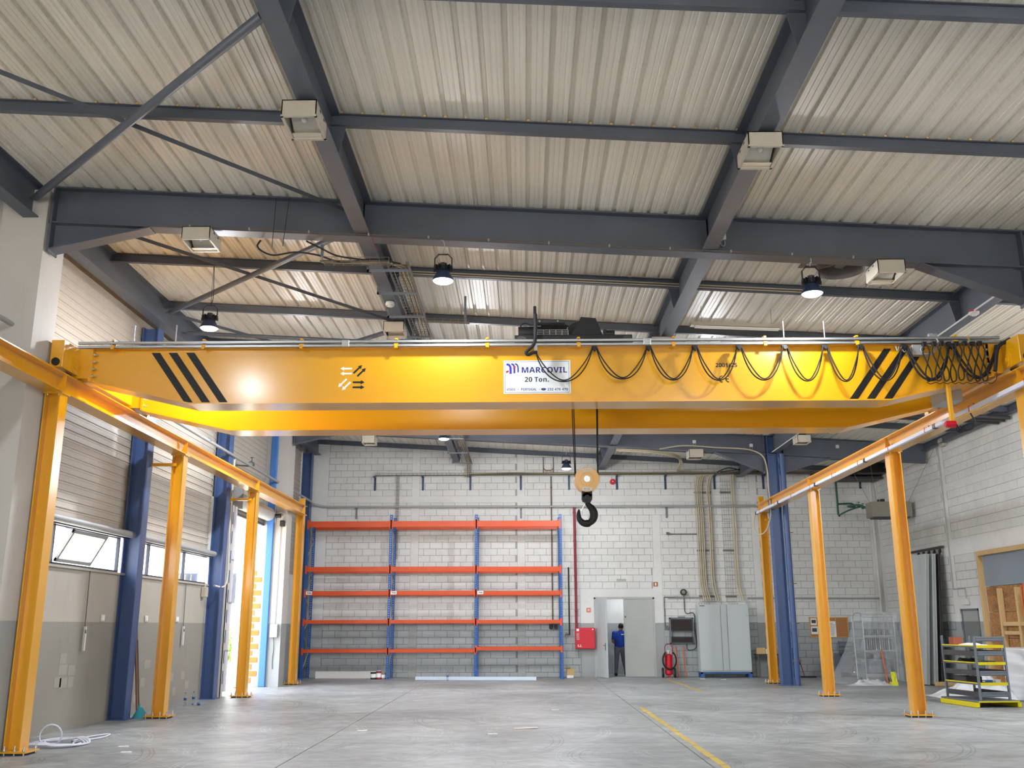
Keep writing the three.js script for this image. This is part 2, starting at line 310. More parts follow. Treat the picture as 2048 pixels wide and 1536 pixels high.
{ // far wall
  const w = structGroup('wall_back');
  const top = (x) => roofY(x) - 0.03, T = 0.02;
  const sh = [[XL - 0.3, -0.02], [DOOR[0], -0.02], [DOOR[0], DOOR[2]], [DOOR[1], DOOR[2]], [DOOR[1], -0.02], [XR + 0.3, -0.02], [XR + 0.3, top(XR + 0.3)], [XL - 0.3, top(XL - 0.3)]];
  part('mortar', prism(sh, ZB - 0.22, ZB - 0.01), M.jointShade, w);
  for (const [a, b] of [[XL, DOOR[0]], [DOOR[1], XR]]) part('mortar', box(a, b, 0, PAINT, ZB - 0.02, ZB - 0.0095), M.jointGreyShade, w);
  const row = (k) => PAINT - 7 * BH + k * BH;
  const pil = [[XL, -7.0, 0, 9], [-3.99, -3.72, 0, 9], [-0.22, 0.04, 0, 9], [1.95, DOOR[0], 0, row(12)], [DOOR[1], 4.82, 0, row(15)], [4.55, 4.82, row(15), row(23)], [8.05, 8.3, 0, 9], [12.2, XR, 0, 9]];
  const bands = [[XL, XR, row(25), row(26)], [-7, 3, row(21), row(22)], [DOOR[0], DOOR[1], 2.65, row(12)], [DOOR[0], DOOR[1], 0, 2.66]];
  for (const [a, b, y0, y1] of pil) for (const [v0, v1, m] of [[y0, Math.min(y1, PAINT), M.greyFlat], [Math.max(y0, PAINT), Math.min(y1, top((a + b) / 2)), M.plaster]]) if (v1 > v0 + 0.05) part('concrete_post', box(a, b, v0, v1, ZB - 0.1, ZB - 0.001), m, w);
  for (const [a, b, v0, v1] of bands.slice(0, 3)) part('concrete_band', box(a, b, v0, v1, ZB - 0.1, ZB - 0.0015), M.plaster, w);
  masonry(w, 'x', ZB, XL, XR, top, [...pil, ...bands], (x, y) => Math.hypot(x - 3.5, y - 2.5), [M.white, M.white2, M.white3], [M.grey, M.grey2, M.grey3]);
  // room behind the doorway
  const r = structGroup('wall_annex');
  const za = ZB - 2.2;
  for (const [v0, v1, m] of [[0, PAINT, M.grey2], [PAINT, 3.2, M.white2]]) {
    part('wall_paint', box(1.0, 7.2, v0, v1, za - 0.15, za), m, r); part('wall_paint', box(1.0, 1.15, v0, v1, za, ZB - 0.22), m, r); part('wall_paint', box(7.05, 7.2, v0, v1, za, ZB - 0.22), m, r);
  }
  part('annex_ceiling', box(1.0, 7.2, 3.2, 3.35, za - 0.15, ZB - 0.22), M.white, r);
  part('skirting', box(1.15, 7.05, 0, 0.22, za, za + 0.012), M.grey, r);
}
{ // right wall
  const w = structGroup('wall_right');
  const top = () => roofY(XR) - 0.03;
  const row = (k) => PAINT - 7 * BH + k * BH;
  part('mortar', box(XR + 0.01, XR + 0.22, PAINT, top(), ZB - 0.2, -22), M.jointShade, w); part('mortar', box(XR + 0.01, XR + 0.22, -0.02, PAINT, ZB - 0.2, -22), M.jointGreyShade, w);
  part('wall_paint', box(XR, XR + 0.22, -0.02, PAINT, -22, ZF), M.greyFlat, w);
  part('wall_paint', box(XR, XR + 0.22, PAINT, top(), -22, ZF), M.plaster, w);
  const plain = [[ZB, ZB + 0.2, 0, 9], [ZB, -22, row(23), row(24)], [ZB, -22, row(15), row(17)], [-28.95, -28.6, 0, 9], [-28.6, -27.3, 2.14, row(10)], [-28.5, -27.42, 0, 2.14], [-27.42, -22, 0, row(10)], [-27.05, -22, row(10), row(15)]];
  let lift = 0;
  for (const [a, b, v0, v1] of plain) { if (v0 === 0 && v1 === 2.14) continue; lift += 0.0012; for (const [y0, y1, m] of [[v0, Math.min(v1, PAINT), M.greyFlat], [Math.max(v0, PAINT), Math.min(v1, top()), M.plaster]]) if (y1 > y0 + 0.05) part('concrete_band', box(XR - 0.004 + lift, XR + 0.1, y0, y1, a, b), m, w); }
  masonry(w, 'z', XR, ZB, -22, top, plain, (z, y) => Math.hypot(z + 26, y - 5), [M.white, M.white2, M.white3], [M.grey, M.grey2, M.grey3]);
}
{ // left wall: rendered wall, strip windows and ribbed cladding between the steel posts
  const w = structGroup('wall_left');
  const bays = [[-24.32, -19.0], [-19.0, -14.08]];
  const sill = 2.72, head = 3.42, top = 8.22;
  for (const [a, b] of bays) {
    part('wall_paint', box(XL - 0.2, XL, -0.02, PAINT, a, b), M.concreteGrey, w);
    part('wall_paint', box(XL - 0.2, XL, PAINT, sill - 0.04, a, b), M.concrete, w);
    part('window_sill', box(XL - 0.2, XL + 0.04, sill - 0.04, sill, a, b), M.concrete, w);
  }
  // render rubbed off the blocks near the floor
  const worn = [[-17.35, 0.78], [-17.05, 0.78], [-17.35, 0.98], [-17.0, 1.0], [-16.85, 0.8], [-16.95, 1.18], [-21.9, 0.62], [-22.3, 0.62], [-21.4, 0.6], [-21.5, 0.98], [-22.0, 1.0], [-20.6, 0.6], [-20.8, 0.95], [-23.0, 0.62], [-23.3, 0.4], [-22.5, 0.3], [-20.3, 0.3]];
  for (const [z, y] of worn) part('block', box(XL - 0.02, XL + 0.004, y - 0.085, y + 0.085, z - rr(0.09, 0.17), z + rr(0.09, 0.17)), M.worn, w);
  for (const [z0, z1, y0] of [[-25.9, -24.32, 0], [-33.9, -29.9, 0]]) { part('wall_paint', box(XL - 0.2, XL, y0, PAINT, z0, z1), M.greyFlat, w); part('wall_paint', box(XL - 0.2, XL, PAINT, z1 > -25 ? 4.9 : 3.4, z0, z1), M.plaster, w); }
  part('wall_paint', box(XL - 0.2, XL, 0, top, ZB - 0.2, -33.9), M.plaster, w);
  part('wall_paint', box(XL - 0.2, XL, -0.02, top, -13.4, ZF), M.plaster, w);
  // cladding sheets: 0.9 m high, each with six ribs
  const cz = [[-33.9, -29.9], [-29.34, -24.3], [-24.3, -19], [-19, -13.44]];
  cz.forEach(([a, b], k) => {
    const y0 = k === 1 ? 4.75 : k === 0 ? 3.4 : head, list = [];
    for (let y = y0; y < top; y += 0.9) {
      const y1 = Math.min(y + 0.9, top), pos = [];
      const X = XL - 0.06, pr = []; for (let r = y; r < y1 - 0.02; r += 0.15) { const e = Math.min(r + 0.15, y1); pr.push([r, 0], [r + 0.07, 0], [r + 0.073, 0.006], [r + 0.083, 0.006], [r + 0.086, 0], [Math.max(r + 0.09, e - 0.04), 0], [Math.max(r + 0.09, e - 0.034), 0.018], [e - 0.01, 0.018], [e - 0.003, 0]); }
      pr.push([y1, 0]);
      for (let i = 0; i < pr.length - 1; i++) { const [p, q] = [pr[i], pr[i + 1]]; const A = [X + p[1], p[0], a], B = [X + p[1], p[0], b], C = [X + q[1], q[0], b], D = [X + q[1], q[0], a]; pos.push(...A, ...D, ...C, ...A, ...C, ...B); }
      const g = new THREE.BufferGeometry(); g.setAttribute('position', new THREE.Float32BufferAttribute(pos, 3)); g.computeVertexNormals(); g.setAttribute('uv', new THREE.Float32BufferAttribute(new Float32Array(pos.length / 3 * 2), 2));
      part('cladding_sheet', g, M.clad, w);
    }
    part('wall_insulation', box(XL - 0.3, XL - 0.07, y0, top + 0.15, a, b), M.white, w);
  });
  // jambs and threshold of the loading door
  part('door_jamb', box(XL - 0.3, XL, 0, 4.9, -26.0, -25.6), M.lilac, w);
  // strip windows
  const win = (n, z0, z1, mull, open) => {
    const g = structGroup('window_' + n);
    const x0 = XL - 0.12, x1 = XL - 0.06, t = 0.045;
    part('window_frame', [box(x0, x1, sill, sill + t, z0, z1), box(x0, x1, head - t, head, z0, z1), box(x0, x1, sill, head, z0, z0 + t), box(x0, x1, sill, head, z1 - t, z1), ...mull.map((m) => box(x0, x1, sill, head, m - t / 2, m + t / 2))], M.frameDark, g);
    const xs = [z0, ...mull, z1];
    for (let i = 0; i < xs.length - 1; i++) {
      if (open && i === 0) {
        const a = open[0], b = open[1], hgt = head - sill - 0.1, tilt = 0.5;
        const s = new THREE.Group(); s.name = 'window_sash'; s.position.set(x1 + 0.02, sill + 0.06, 0); s.rotation.z = -tilt; g.add(s);
        local('sash_frame', [box(-0.02, 0.02, 0, 0.06, a, b), box(-0.02, 0.02, hgt - 0.06, hgt, a, b), box(-0.02, 0.02, 0, hgt, a, a + 0.06), box(-0.02, 0.02, 0, hgt, b - 0.06, b)], M.pipeGrey, s);
        local('pane', box(-0.004, 0.004, 0.06, hgt - 0.06, a + 0.06, b - 0.06), M.glass, s);
        part('window_stay', bar(V(x1, head - 0.05, (a + b) / 2 + 0.35), V(x1 + 0.3, sill + hgt * 0.88, (a + b) / 2 - 0.1), 0.008), M.chrome, g);
      }
      if (!(open && i === 0)) part('pane', box(x0 + 0.025, x0 + 0.033, sill + t, head - t, xs[i] + t / 2, xs[i + 1] - t / 2), M.glass, g);
      else part('pane', box(x0 + 0.025, x0 + 0.033, sill + t, head - t, z0 + t, open[0]), M.glass, g);
    }
  };
  win(1, -19.02, -14.08, [-16.3], [-17.7, -16.34]);
  win(2, -24.4, -19.28, [-22.75, -20.55]);
}
{ // wall behind the photographer, with two unseen tall openings added for daylight fill
  const w = structGroup('wall_front');
  const T = (x) => roofY(x) - 0.03, H = 5.0, o = [[-6.4, -0.6], [1.4, 7.2]];
  part('wall_paint', prism([[XL - 0.3, H], [XR + 0.3, H], [XR + 0.3, T(XR)], [XL - 0.3, T(XL)]], ZF, ZF + 0.25), M.plaster, w);
  for (const [a, b] of [[XL - 0.3, o[0][0]], [o[0][1], o[1][0]], [o[1][1], XR + 0.3]]) part('wall_paint', box(a, b, -0.02, H, ZF, ZF + 0.25), M.plaster, w);
}
{ // yard outside
  const y = structGroup('ground_yard');
  part('paving', [box(-70, XL - 0.4, -0.3, -0.03, -80, 60), box(XL - 0.4, XR + 0.4, -0.3, -0.03, ZF + 0.4, 60)], M.concrete, y);
}

// ---------------------------------------------------------------- roof steel
const FRONT = -13.6, REAR = -29.55, LX = [-7.42, -2.4, 2.79, 7.72];
function frame(z, label, x0, x1, tipsL, tipsR) {                    // portal girder across the hall, with tapered haunches
  const t = thing('roof_girder', label, 'girder', [0, roofY(0) - 0.6, z]);
  const p = V(x0, roofY(x0) - 0.3, z), q = V(x1, roofY(x1) - 0.3, z);
  part('beam', ibeam(p, q, 0.59, 0.25, 0.012, 0.02), M.steel, t);
  for (const [xa, xb, drop] of [tipsL, tipsR].flat()) {             // haunch from xa (nothing) to xb (deepest)
    const A = V(xa, roofY(xa) - 0.6, z), B = V(xb, roofY(xb) - 0.6 - drop, z), C = V(xb, roofY(xb) - 0.6, z);
    part('haunch_web', prism([[A.x, A.y], [B.x, B.y], [C.x, C.y]].sort((m, n) => 0), z - 0.006, z + 0.006), M.steel, t);
    part('haunch_flange', flat(A, B, 0.25, 0.02), M.steel, t);
    part('end_plate', box(xb - 0.012, xb + 0.012, B.y - 0.05, roofY(xb) - 0.03, z - 0.14, z + 0.14), M.steel, t);
  }
  for (const x of LX.slice(1, 3)) part('stiffener', [box(x - 0.006, x + 0.006, roofY(x) - 0.575, roofY(x) - 0.03, z - 0.12, z + 0.12)], M.steel, t);
  return t;
}
frame(FRONT, 'deep grey roof girder spanning the hall just above the yellow crane bridge', -7.15, XR - 0.1, [[-5.62, -7.12, 0.42]], [[5.9, 7.42, 0.5], [9.5, 8.1, 0.5]]);
frame(REAR, 'far grey roof girder running over the blue post near the block wall', -7.15, XR - 0.1, [[-5.7, -7.1, 0.42]], [[5.9, 7.42, 0.52], [9.5, 8.02, 0.52]]);

function longBeam(x, z0, z1, label, fly) {                          // beam along the hall, framed between the girders
  const t = thing('roof_beam', label, 'beam', [x, roofY(x) - 0.55, z0]);
  part('beam', ibeam(V(x, roofY(x) - 0.275 - 0.006, z0), V(x, roofY(x) - 0.275 - 0.006, z1), 0.54, 0.23, 0.012, 0.018), M.steel, t);
  for (const [z, s] of fly) { const y = roofY(x); part('gusset', prism([[x, y - 0.53], [x + s * 0.12, y - 0.53], [x + s * 0.2, y - 0.17], [x, y - 0.17]], z - 0.006, z + 0.006), M.steel, t); }
  return t;
}
const PURL = [2.3, -0.35, -3, -5.65, -8.3, -10.95, -16.25, -18.9, -21.55, -24.2, -26.85, -32.1, -34.2];
const fly = (s, a, b) => PURL.filter((z) => z < a && z > b).map((z) => [z, s]);
const seg = [[ZF, FRONT + 0.02, 'before the main girder'], [FRONT - 0.02, REAR + 0.02, 'behind the main girder'], [REAR - 0.02, ZB + 0.02, 'by the block wall']];
const who = ['edge beam along the ribbed left cladding', 'beam with the left row of floodlights', 'beam with the right row of floodlights', 'edge beam on the right blue post line'];
LX.forEach((x, i) => seg.forEach(([a, b, w], k) => { longBeam(x, a, b, 'dark grey ' + who[i] + ' ' + w, i === 1 ? fly(1, a, b) : i === 2 ? fly(-1, a, b) : i === 3 ? fly(-1, a, b).slice(0, k === 1 ? 2 : 0) : []); }));

const purlNames = ['purlin above the photographer near the added door openings', 'second purlin counted from the added door openings behind the camera', 'third purlin counted from the added door openings behind the camera', 'purlin just outside the top edge of the picture',
  'topmost purlin in view, at the upper edge of the ceiling', 'purlin crossing the floodlights, next one in front of the main girder', 'purlin with two thin conduits, first one behind the main girder', 'purlin meeting the left knee, second one behind the main girder', 'purlin hidden low behind the crane trolley, third behind the main girder',
  'fourth purlin behind the main girder, behind the crane bridge', 'purlin of the bay in front of the far girder', 'purlin of the last bay, seen under the crane bridge', 'purlin lying along the top of the far block wall'];
PURL.forEach((z, i) => {
  const t = thing('roof_purlin', 'dark grey steel ' + purlNames[i], 'purlin', [0, roofY(0) - 0.17, z]);
  const cuts = [XL + 0.1, ...LX, XR - 0.05];
  for (let k = 0; k < cuts.length - 1; k++) { const a = cuts[k] + 0.01, b = cuts[k + 1] - 0.01; part('purlin_bay', ibeam(V(a, roofY(a) - 0.085, z), V(b, roofY(b) - 0.085, z), 0.16, 0.085, 0.007, 0.009), M.steel, t); }
  if (i === 6) for (const dy of [0, 0.045]) part('conduit', bar(V(-2.2, roofY(-2.2) - 0.1 - dy, z + 0.06), V(5.1, roofY(5.1) - 0.1 - dy, z + 0.06), 0.011), M.cableBeige, t);
});
{ // foam closures where the ribs cross the purlin
  const l = []; for (const z of [-10.95, FRONT + 0.0, -16.25, -18.9]) for (let x = XL - 0.35 + 0.224; x < XR; x += 0.26) if (z !== FRONT) l.push(cbox(x, roofY(x) + 0.004, z + 0.03, 0.034, 0.022, 0.05));
  const m = part('foam_closures', l, M.wood, scene.getObjectByName('ceiling')); m.userData.kind = 'stuff';
}
// wind bracing of the left bays
function brace(a, b, r, label, tubeLike) {
  const p = V(a[0], roofY(a[0]) - a[2], a[1]), q = V(b[0], roofY(b[0]) - b[2], b[1]);
  const t = thing('roof_brace', label, 'brace', p.toArray());
  if (tubeLike) { part('tube', bar(p, q, r, 12), M.steel, t); } else part('angle', [flat(p, q, r * 2, 0.008), orient(new THREE.BoxGeometry(0.008, r * 2, p.distanceTo(q)).translate(-r, -r, p.distanceTo(q) / 2), p, q)], M.steel, t);
  for (const [e, f] of [[p, q], [q, p]]) { const d = f.clone().sub(e).normalize(); part('end_tab', flat(e.clone().addScaledVector(d, -0.12), e.clone().addScaledVector(d, 0.1), 0.1, 0.012), M.steel, t); }
}
brace([-7.28, -13.25, 0.3], [-2.6, -8.5, 0.3], 0.055, 'thick round brace rising from the white pier across the upper left ceiling', true);
brace([-7.2, -8.7, 0.22], [-2.6, -13.35, 0.24], 0.03, 'thin angle brace crossing the thick round one at the upper left', false);
brace([-7.2, -18.7, 0.3], [-2.6, -13.9, 0.3], 0.05, 'thick round brace behind the main girder, from the left knee to the cable tray', true);
brace([-7.2, -13.95, 0.22], [-2.6, -18.75, 0.24], 0.03, 'thin angle brace behind the main girder, ending by the smoke detector', false);
brace([-7.2, -23.9, 0.3], [-2.6, -19.1, 0.3], 0.05, 'thick round brace low behind the bright left lamp', true);
brace([-7.2, -19.1, 0.22], [-2.6, -23.9, 0.24], 0.03, 'thin angle brace low behind the bright left lamp', false);
brace([-7.2, -29.2, 0.3], [-2.6, -24.4, 0.3], 0.05, 'thick round brace in the bay before the far girder', true);
brace([-7.2, -19.75, 0.42], [-2.6, -19.75, 0.42], 0.045, 'round tie tube running across from the left knee to a beige floodlight', true);

// ---------------------------------------------------------------- piers and posts of the building
function pier(label, z0, z1, wBlue) {
  const t = thing('concrete_pier', label, 'pier', [-7.5, 0, z0]);
  part('shaft', box(XL - 0.3, -7.18, PAINT, 8.16, z0, z1), M.colPaint, t);
  part('painted_foot', box(XL - 0.3, -7.18, 0, PAINT, z0, z1), M.greyFlat, t);
  return t;
}
pier('broad white concrete pier at the left edge carrying the main girder', -14.08, -13.44);
pier('white concrete pier beside the open loading door with a blue strip', -29.95, -29.3);
single('downpipe', 'flat blue strip pipe on the near side of the pier by the loading door', 'pipe', [rbox(-7.65, 3.7, -29.24, 0.2, 7.4, 0.1, 0.02)], M.bluePipe);
function bluePost(x, z, label, base = true) {
  const t = thing('steel_post', label, 'post', [x, 0, z]);
  const top = x < 0 ? 7.72 : 7.36;
  part('shaft', ibeam(V(x, 0.02, z), V(x, top, z), 0.33, 0.3, 0.012, 0.022, V(1, 0, 0)), M.blue, t);
  part('base_plate', box(x - 0.22, x + 0.22, 0, 0.02, z - 0.2, z + 0.2), M.blue, t);
  return t;
}
bluePost(-7.69, -19.15, 'blue steel post on the left wall between the two strip windows');
bluePost(-7.69, -24.5, 'blue steel post on the left wall just before the loading door');
bluePost(-7.69, -34.05, 'blue steel post in the far left corner behind the orange rack');
bluePost(7.66, -29.5, 'free-standing blue steel post near the right crane legs');
{ // rainwater pipe on the free-standing post
  const t = thing('downpipe', 'light blue rain pipe running down the free-standing blue post', 'pipe', [7.93, 0, -29.36]);
  part('pipe', cyl(7.93, 3.4, -29.36, 0.085, 6.8, 'y', 20), M.blue, t);
  for (const y of [1.75, 2.9, 0.7, 4.4]) part('clamp', [cyl(7.93, y, -29.36, 0.092, 0.03), bar(V(7.95, y, -29.3), V(8.09, y, -29.3), 0.012)], M.pipeDark, t);
}

// ---------------------------------------------------------------- crane runway
const RL = -7.04, RR = 7.52, ZC = [-8.5, -14.08, -19.5, -25.05, -30.5];
const runLabels = [['near the left frame edge outside the picture', 'nearest yellow leg on the left, in front of the white pier', 'second yellow leg on the left, beside the first blue post', 'third yellow leg on the left, before the bright loading door', 'farthest yellow leg on the left, next to the orange rack'],
  ['nearest right yellow leg outside the picture', 'yellow leg cut by the right picture edge', 'yellow leg on the right in front of the leaning white panels', 'middle yellow leg on the right, before the wrapped trolley', 'farthest yellow leg on the right, beside the blue post']];
function leg(x, z, label, side) {
  const t = thing('crane_column', 'yellow crane runway support, ' + label, 'column', [x, 0, z]);
  part('shaft', ibeam(V(x, 0.05, z), V(x, 5.1, z), 0.235, 0.24, 0.012, 0.018, V(1, 0, 0)), M.yellow, t);
  part('base_plate', box(x - 0.24, x + 0.24, 0.03, 0.055, z - 0.2, z + 0.2), M.yellow, t);
  part('grout_bed', box(x - 0.2, x + 0.2, 0, 0.03, z - 0.17, z + 0.17), M.floorBase, t);
  part('top_plate', box(x - 0.15, x + 0.15, 5.1, 5.122, z - 0.13, z + 0.13), M.yellow, t);
  for (const dx of [-0.2, -0.07, 0.07, 0.2]) for (const dz of [-0.165, 0.165]) part('anchor_bolt', [cyl(x + dx, 0.06, z + dz, 0.011, 0.13, 'y', 8), cyl(x + dx, 0.068, z + dz, 0.022, 0.022, 'y', 6)], M.bolt, t);
  for (const dx of [-0.085, 0.085]) part('top_bolt', [cyl(x + dx, 5.085, z + 0.1, 0.014, 0.03, 'y', 6)], M.bolt, t);
  if (side) { // yellow stay back to the post on the wall
    part('stay', [box(x, x + side * 0.52, 4.86, 4.92, z + 0.17, z + 0.23), box(x + side * 0.5, x + side * 0.52, 4.78, 5.0, z + 0.13, z + 0.27)], M.yellow, t);
  }
}
ZC.forEach((z, i) => { leg(RL, z, runLabels[0][i], i === 2 || i === 3 ? -1 : 0); leg(RR, z, runLabels[1][i], i === 4 ? 1 : 0); });
function runway(x, label, s) {
  const t = thing('runway_beam', label, 'beam', [x, 5.12, -19.4]);
  part('beam', ibeam(V(x, 5.268, -6), V(x, 5.268, -30.72), 0.292, 0.3, 0.011, 0.017), M.yellow, t);
  part('rail', box(x - 0.025, x + 0.025, 5.414, 5.455, -6, -30.7), M.zinc, t);
  for (const z of ZC.slice(1, 5)) { // one-sided stiffener plates over the legs
    part('stiffener', prism([[x + s * 0.006, 5.14], [x + s * 0.145, 5.14], [x + s * 0.145, 5.4], [x + s * 0.1, 5.4]], z + 0.03, z + 0.042), M.yellow, t);
  }
  part('end_stop', [box(x - 0.08, x + 0.08, 5.414, 5.66, -30.72, -30.6)], M.yellow, t);
  return t;
}
runway(RL, 'left yellow runway beam along the ribbed cladding, with crane rail', 1);
const rw = runway(RR, 'right yellow runway beam carrying the pale conductor bar', -1);
{ // conductor line under the right runway beam
  const t = thing('conductor_bar', 'pale plastic conductor bar along the inside of the right runway beam', 'conductor', [7.28, 5.08, -30.3]);
  const ends = [-30.3, -27.6, -24.0, -20.4, -16.8, -13.2, -9.6, -6];
  for (let i = 0; i < ends.length - 1; i++) { part('bar_length', rbox(7.28, 5.1, (ends[i] + ends[i + 1]) / 2, 0.07, 0.075, ends[i + 1] - ends[i] - 0.1, 0.012), M.lilac, t); part('joint_cover', rbox(7.28, 5.1, ends[i], 0.08, 0.088, 0.12, 0.012), M.black, t); }
  for (let z = -29.8; z < -8; z += 1.8) part('hanger', [box(7.28, 7.46, 5.15, 5.158, z - 0.02, z + 0.02), box(7.24, 7.25, 5.06, 5.16, z - 0.015, z + 0.015), cyl(7.33, 5.17, z, 0.012, 0.05, 'y', 6)], M.orange, t);
}

// ---------------------------------------------------------------- the crane bridge
const GX0 = -6.75, GX1 = 7.24, G1 = -14.74, G2 = -16.85;
const TXT = await new FontLoader().loadAsync('fonts/droid/droid_sans_bold.typeface.json');
const text = (s, x, y, z, size) => new TextGeometry(s, { font: TXT, size, depth: 0.003, curveSegments: 5, bevelEnabled: false }).translate(x, y, z);
{
  const t = thing('crane_bridge', 'yellow double-girder travelling crane bridge spanning the hall on its rails', 'crane', [0.24, 5.4, -15.8]);
  const outline = [[GX0, 5.935], [GX0, 5.43], [-5.17, 5.065], [5.65, 5.065], [GX1, 5.43], [GX1, 5.935]];
  for (const z of [G1, G2]) {
    const g = part('girder', prism(outline, z - 0.19, z + 0.19), M.yellow, t);
    const add = (n, geo, m) => part(n, geo, m, g);
    add('top_flange', box(GX0, GX1, 5.935, 5.955, z - 0.26, z + 0.26), M.yellow);
    add('bottom_flange', [flat(V(-5.17, 5.055, z), V(5.65, 5.055, z), 0.52, 0.02), flat(V(GX0, 5.42, z), V(-5.17, 5.055, z), 0.52, 0.02), flat(V(5.65, 5.055, z), V(GX1, 5.42, z), 0.52, 0.02)], M.yellow);
    add('trolley_rail', box(GX0 + 0.2, GX1 - 0.2, 5.955, 5.995, z - 0.025, z + 0.025), M.zinc);
    for (const [x, s] of [[GX0, 1], [GX1, -1]]) {
      add('end_plate', box(x - 0.02, x + 0.02, 5.42, 5.96, z - 0.27, z + 0.27), M.yellow);
      for (let i = 0; i < 4; i++) add('bolt', [cyl(x + s * 0.035, 5.5 + i * 0.115, z + 0.235, 0.024, 0.03, 'x', 6), cyl(x + s * 0.05, 5.5 + i * 0.115, z + 0.235, 0.013, 0.06, 'x', 8)], M.bolt);
    }
    if (z === G1) {
      const zf = z + 0.191, top = 5.885, bot = 5.072;
      for (const [a, b] of [[-5.843, -5.255], [-5.574, -4.983], [-5.299, -4.711]]) add('hazard_stripe', prism([[a, top], [a + 0.135, top], [b + 0.132, bot], [b, bot]], zf, zf + 0.0025), M.blackGloss);
      for (const [a, b] of [[5.638, 5.031], [5.909, 5.291], [6.165, 5.558]]) add('hazard_stripe', prism([[a, top], [a + 0.115, top], [b + 0.13, bot], [b, bot]], zf, zf + 0.0025), M.blackGloss);
      const arrow = (x, y, ang, mat) => { const s = [[-0.09, -0.014], [0.035, -0.014], [0.035, -0.034], [0.095, 0], [0.035, 0.034], [0.035, 0.014], [-0.09, 0.014]].map(([u, v]) => [x + u * Math.cos(ang) - v * Math.sin(ang), y + u * Math.sin(ang) + v * Math.cos(ang)]); add('direction_arrow', prism(s, zf, zf + 0.0025), mat); };
      arrow(-2.76, 5.61, Math.PI, M.paper); arrow(-2.76, 5.53, Math.PI, M.paper); arrow(-2.81, 5.38, Math.PI * 1.25, M.paper); arrow(-2.75, 5.33, Math.PI * 1.25, M.paper);
      arrow(-2.58, 5.6, Math.PI / 4, M.blackGloss); arrow(-2.52, 5.55, Math.PI / 4, M.blackGloss); arrow(-2.56, 5.39, 0, M.blackGloss); arrow(-2.56, 5.31, 0, M.blackGloss);
      add('lettering', text('2001/25', 3.0, 5.6, zf, 0.066), M.blackGloss);
      const arc = (cx, a0, a1) => { const s = new THREE.Shape(); s.absarc(cx, 5.41, 0.057, a0, a1, false); s.absarc(cx, 5.41, 0.041, a1, a0, true); return new THREE.ExtrudeGeometry(s, { depth: 0.0025, bevelEnabled: false, curveSegments: 10 }).translate(0, 0, zf); };
      add('marking', [arc(3.1, Math.PI / 2, Math.PI * 1.5), arc(3.2, Math.PI / 2, Math.PI * 1.5), box(3.15, 3.195, 5.402, 5.418, zf, zf + 0.0025)], M.blackGloss);
      const sign = canvasMat(1024, 512, (c, w, h) => {
        c.fillStyle = '#e9eef0'; c.fillRect(0, 0, w, h); c.strokeStyle = '#4a5a66'; c.lineWidth = 6; c.strokeRect(22, 16, w - 44, h - 34);
        const leg = (x0, x, y0, y1, lw, col) => { c.strokeStyle = col; c.lineWidth = lw; c.lineCap = 'butt'; c.beginPath(); c.moveTo(x0, y0); c.quadraticCurveTo(x, y0, x, y0 + 78); c.lineTo(x, y1); c.stroke(); };
        leg(42, 107, 58, 206, 34, '#1a2fb8'); leg(118, 165, 54, 197, 27, '#1c2c9a'); leg(172, 222, 52, 182, 21, '#1c2470');
        c.fillStyle = '#a41635'; c.beginPath(); c.moveTo(36, 162); c.lineTo(80, 150); c.lineTo(78, 178); c.lineTo(38, 198); c.fill();
        c.fillStyle = '#d01637'; c.beginPath(); c.moveTo(137, 128); c.lineTo(150, 100); c.lineTo(196, 84); c.lineTo(180, 114); c.fill();
        c.fillStyle = '#555'; c.fillRect(241, 58, 13, 3);
        c.textBaseline = 'alphabetic';
        const put = (s, x, y, wd, px, col) => { c.fillStyle = col; c.font = 'bold ' + px + 'px sans-serif'; c.save(); c.translate(x, y); c.scale(wd / c.measureText(s).width, 1); c.fillText(s, 0, 0); c.restore(); };
        put('MARCOVIL', 265, 190, 712, 122, '#16197a'); put('20 Ton.', 318, 331, 382, 104, '#26313a');
        put('VISEU', 43, 465, 136, 52, '#27306e'); put('-', 210, 462, 20, 52, '#27306e'); put('PORTUGAL', 263, 465, 240, 52, '#27306e'); put('-', 536, 462, 16, 52, '#27306e'); put('232 470 470', 667, 465, 318, 52, '#27306e');
        c.lineWidth = 11; c.strokeStyle = '#27306e'; c.beginPath(); c.ellipse(610, 446, 32, 13, 0, Math.PI, 0); c.stroke(); c.fillRect(584, 440, 52, 24); c.fillRect(571, 438, 20, 15); c.fillRect(629, 438, 20, 15);
      }, 0.45);
      add('sign_board', box(-0.3, 0.743, 5.19, 5.725, zf, zf + 0.006), M.paper);
      decal('sign_print', -0.298, 0.741, 5.192, 5.723, zf + 0.0066, sign, g);
    }
  }
  for (const [x, s] of [[RL, 1], [RR, -1]]) {
    const c = part('end_carriage', [rbox(x, 5.715, -15.7, 0.2, 0.43, 3.5, 0.012), box(x - 0.1, x + s * 0.3, 5.46, 5.94, G1 - 0.26, G1 + 0.26), box(x - 0.1, x + s * 0.3, 5.46, 5.94, G2 - 0.26, G2 + 0.26)], M.yellow, t);
    for (const z of [-14.35, -17.05]) { part('wheel', cyl(x, 5.54, z, 0.085, 0.07, 'x', 24), M.dark, c); part('hub', [cyl(x + s * 0.1, 5.64, z, 0.13, 0.02, 'x', 28), cyl(x + s * 0.11, 5.64, z, 0.075, 0.03, 'x', 24), cyl(x + s * 0.12, 5.64, z, 0.035, 0.03, 'x', 16)], M.yellow, c); }
    for (const z of [-13.945, -17.455]) part('buffer', cyl(x, 5.585, z, 0.06, 0.05, 'z', 24), M.blackGloss, c);
    part('rail_sweeper', [box(x - 0.06, x + 0.06, 5.465, 5.52, -17.62, -17.45), box(x - 0.012, x + 0.012, 5.47, 5.6, -17.66, -17.62)], M.yellow, c);
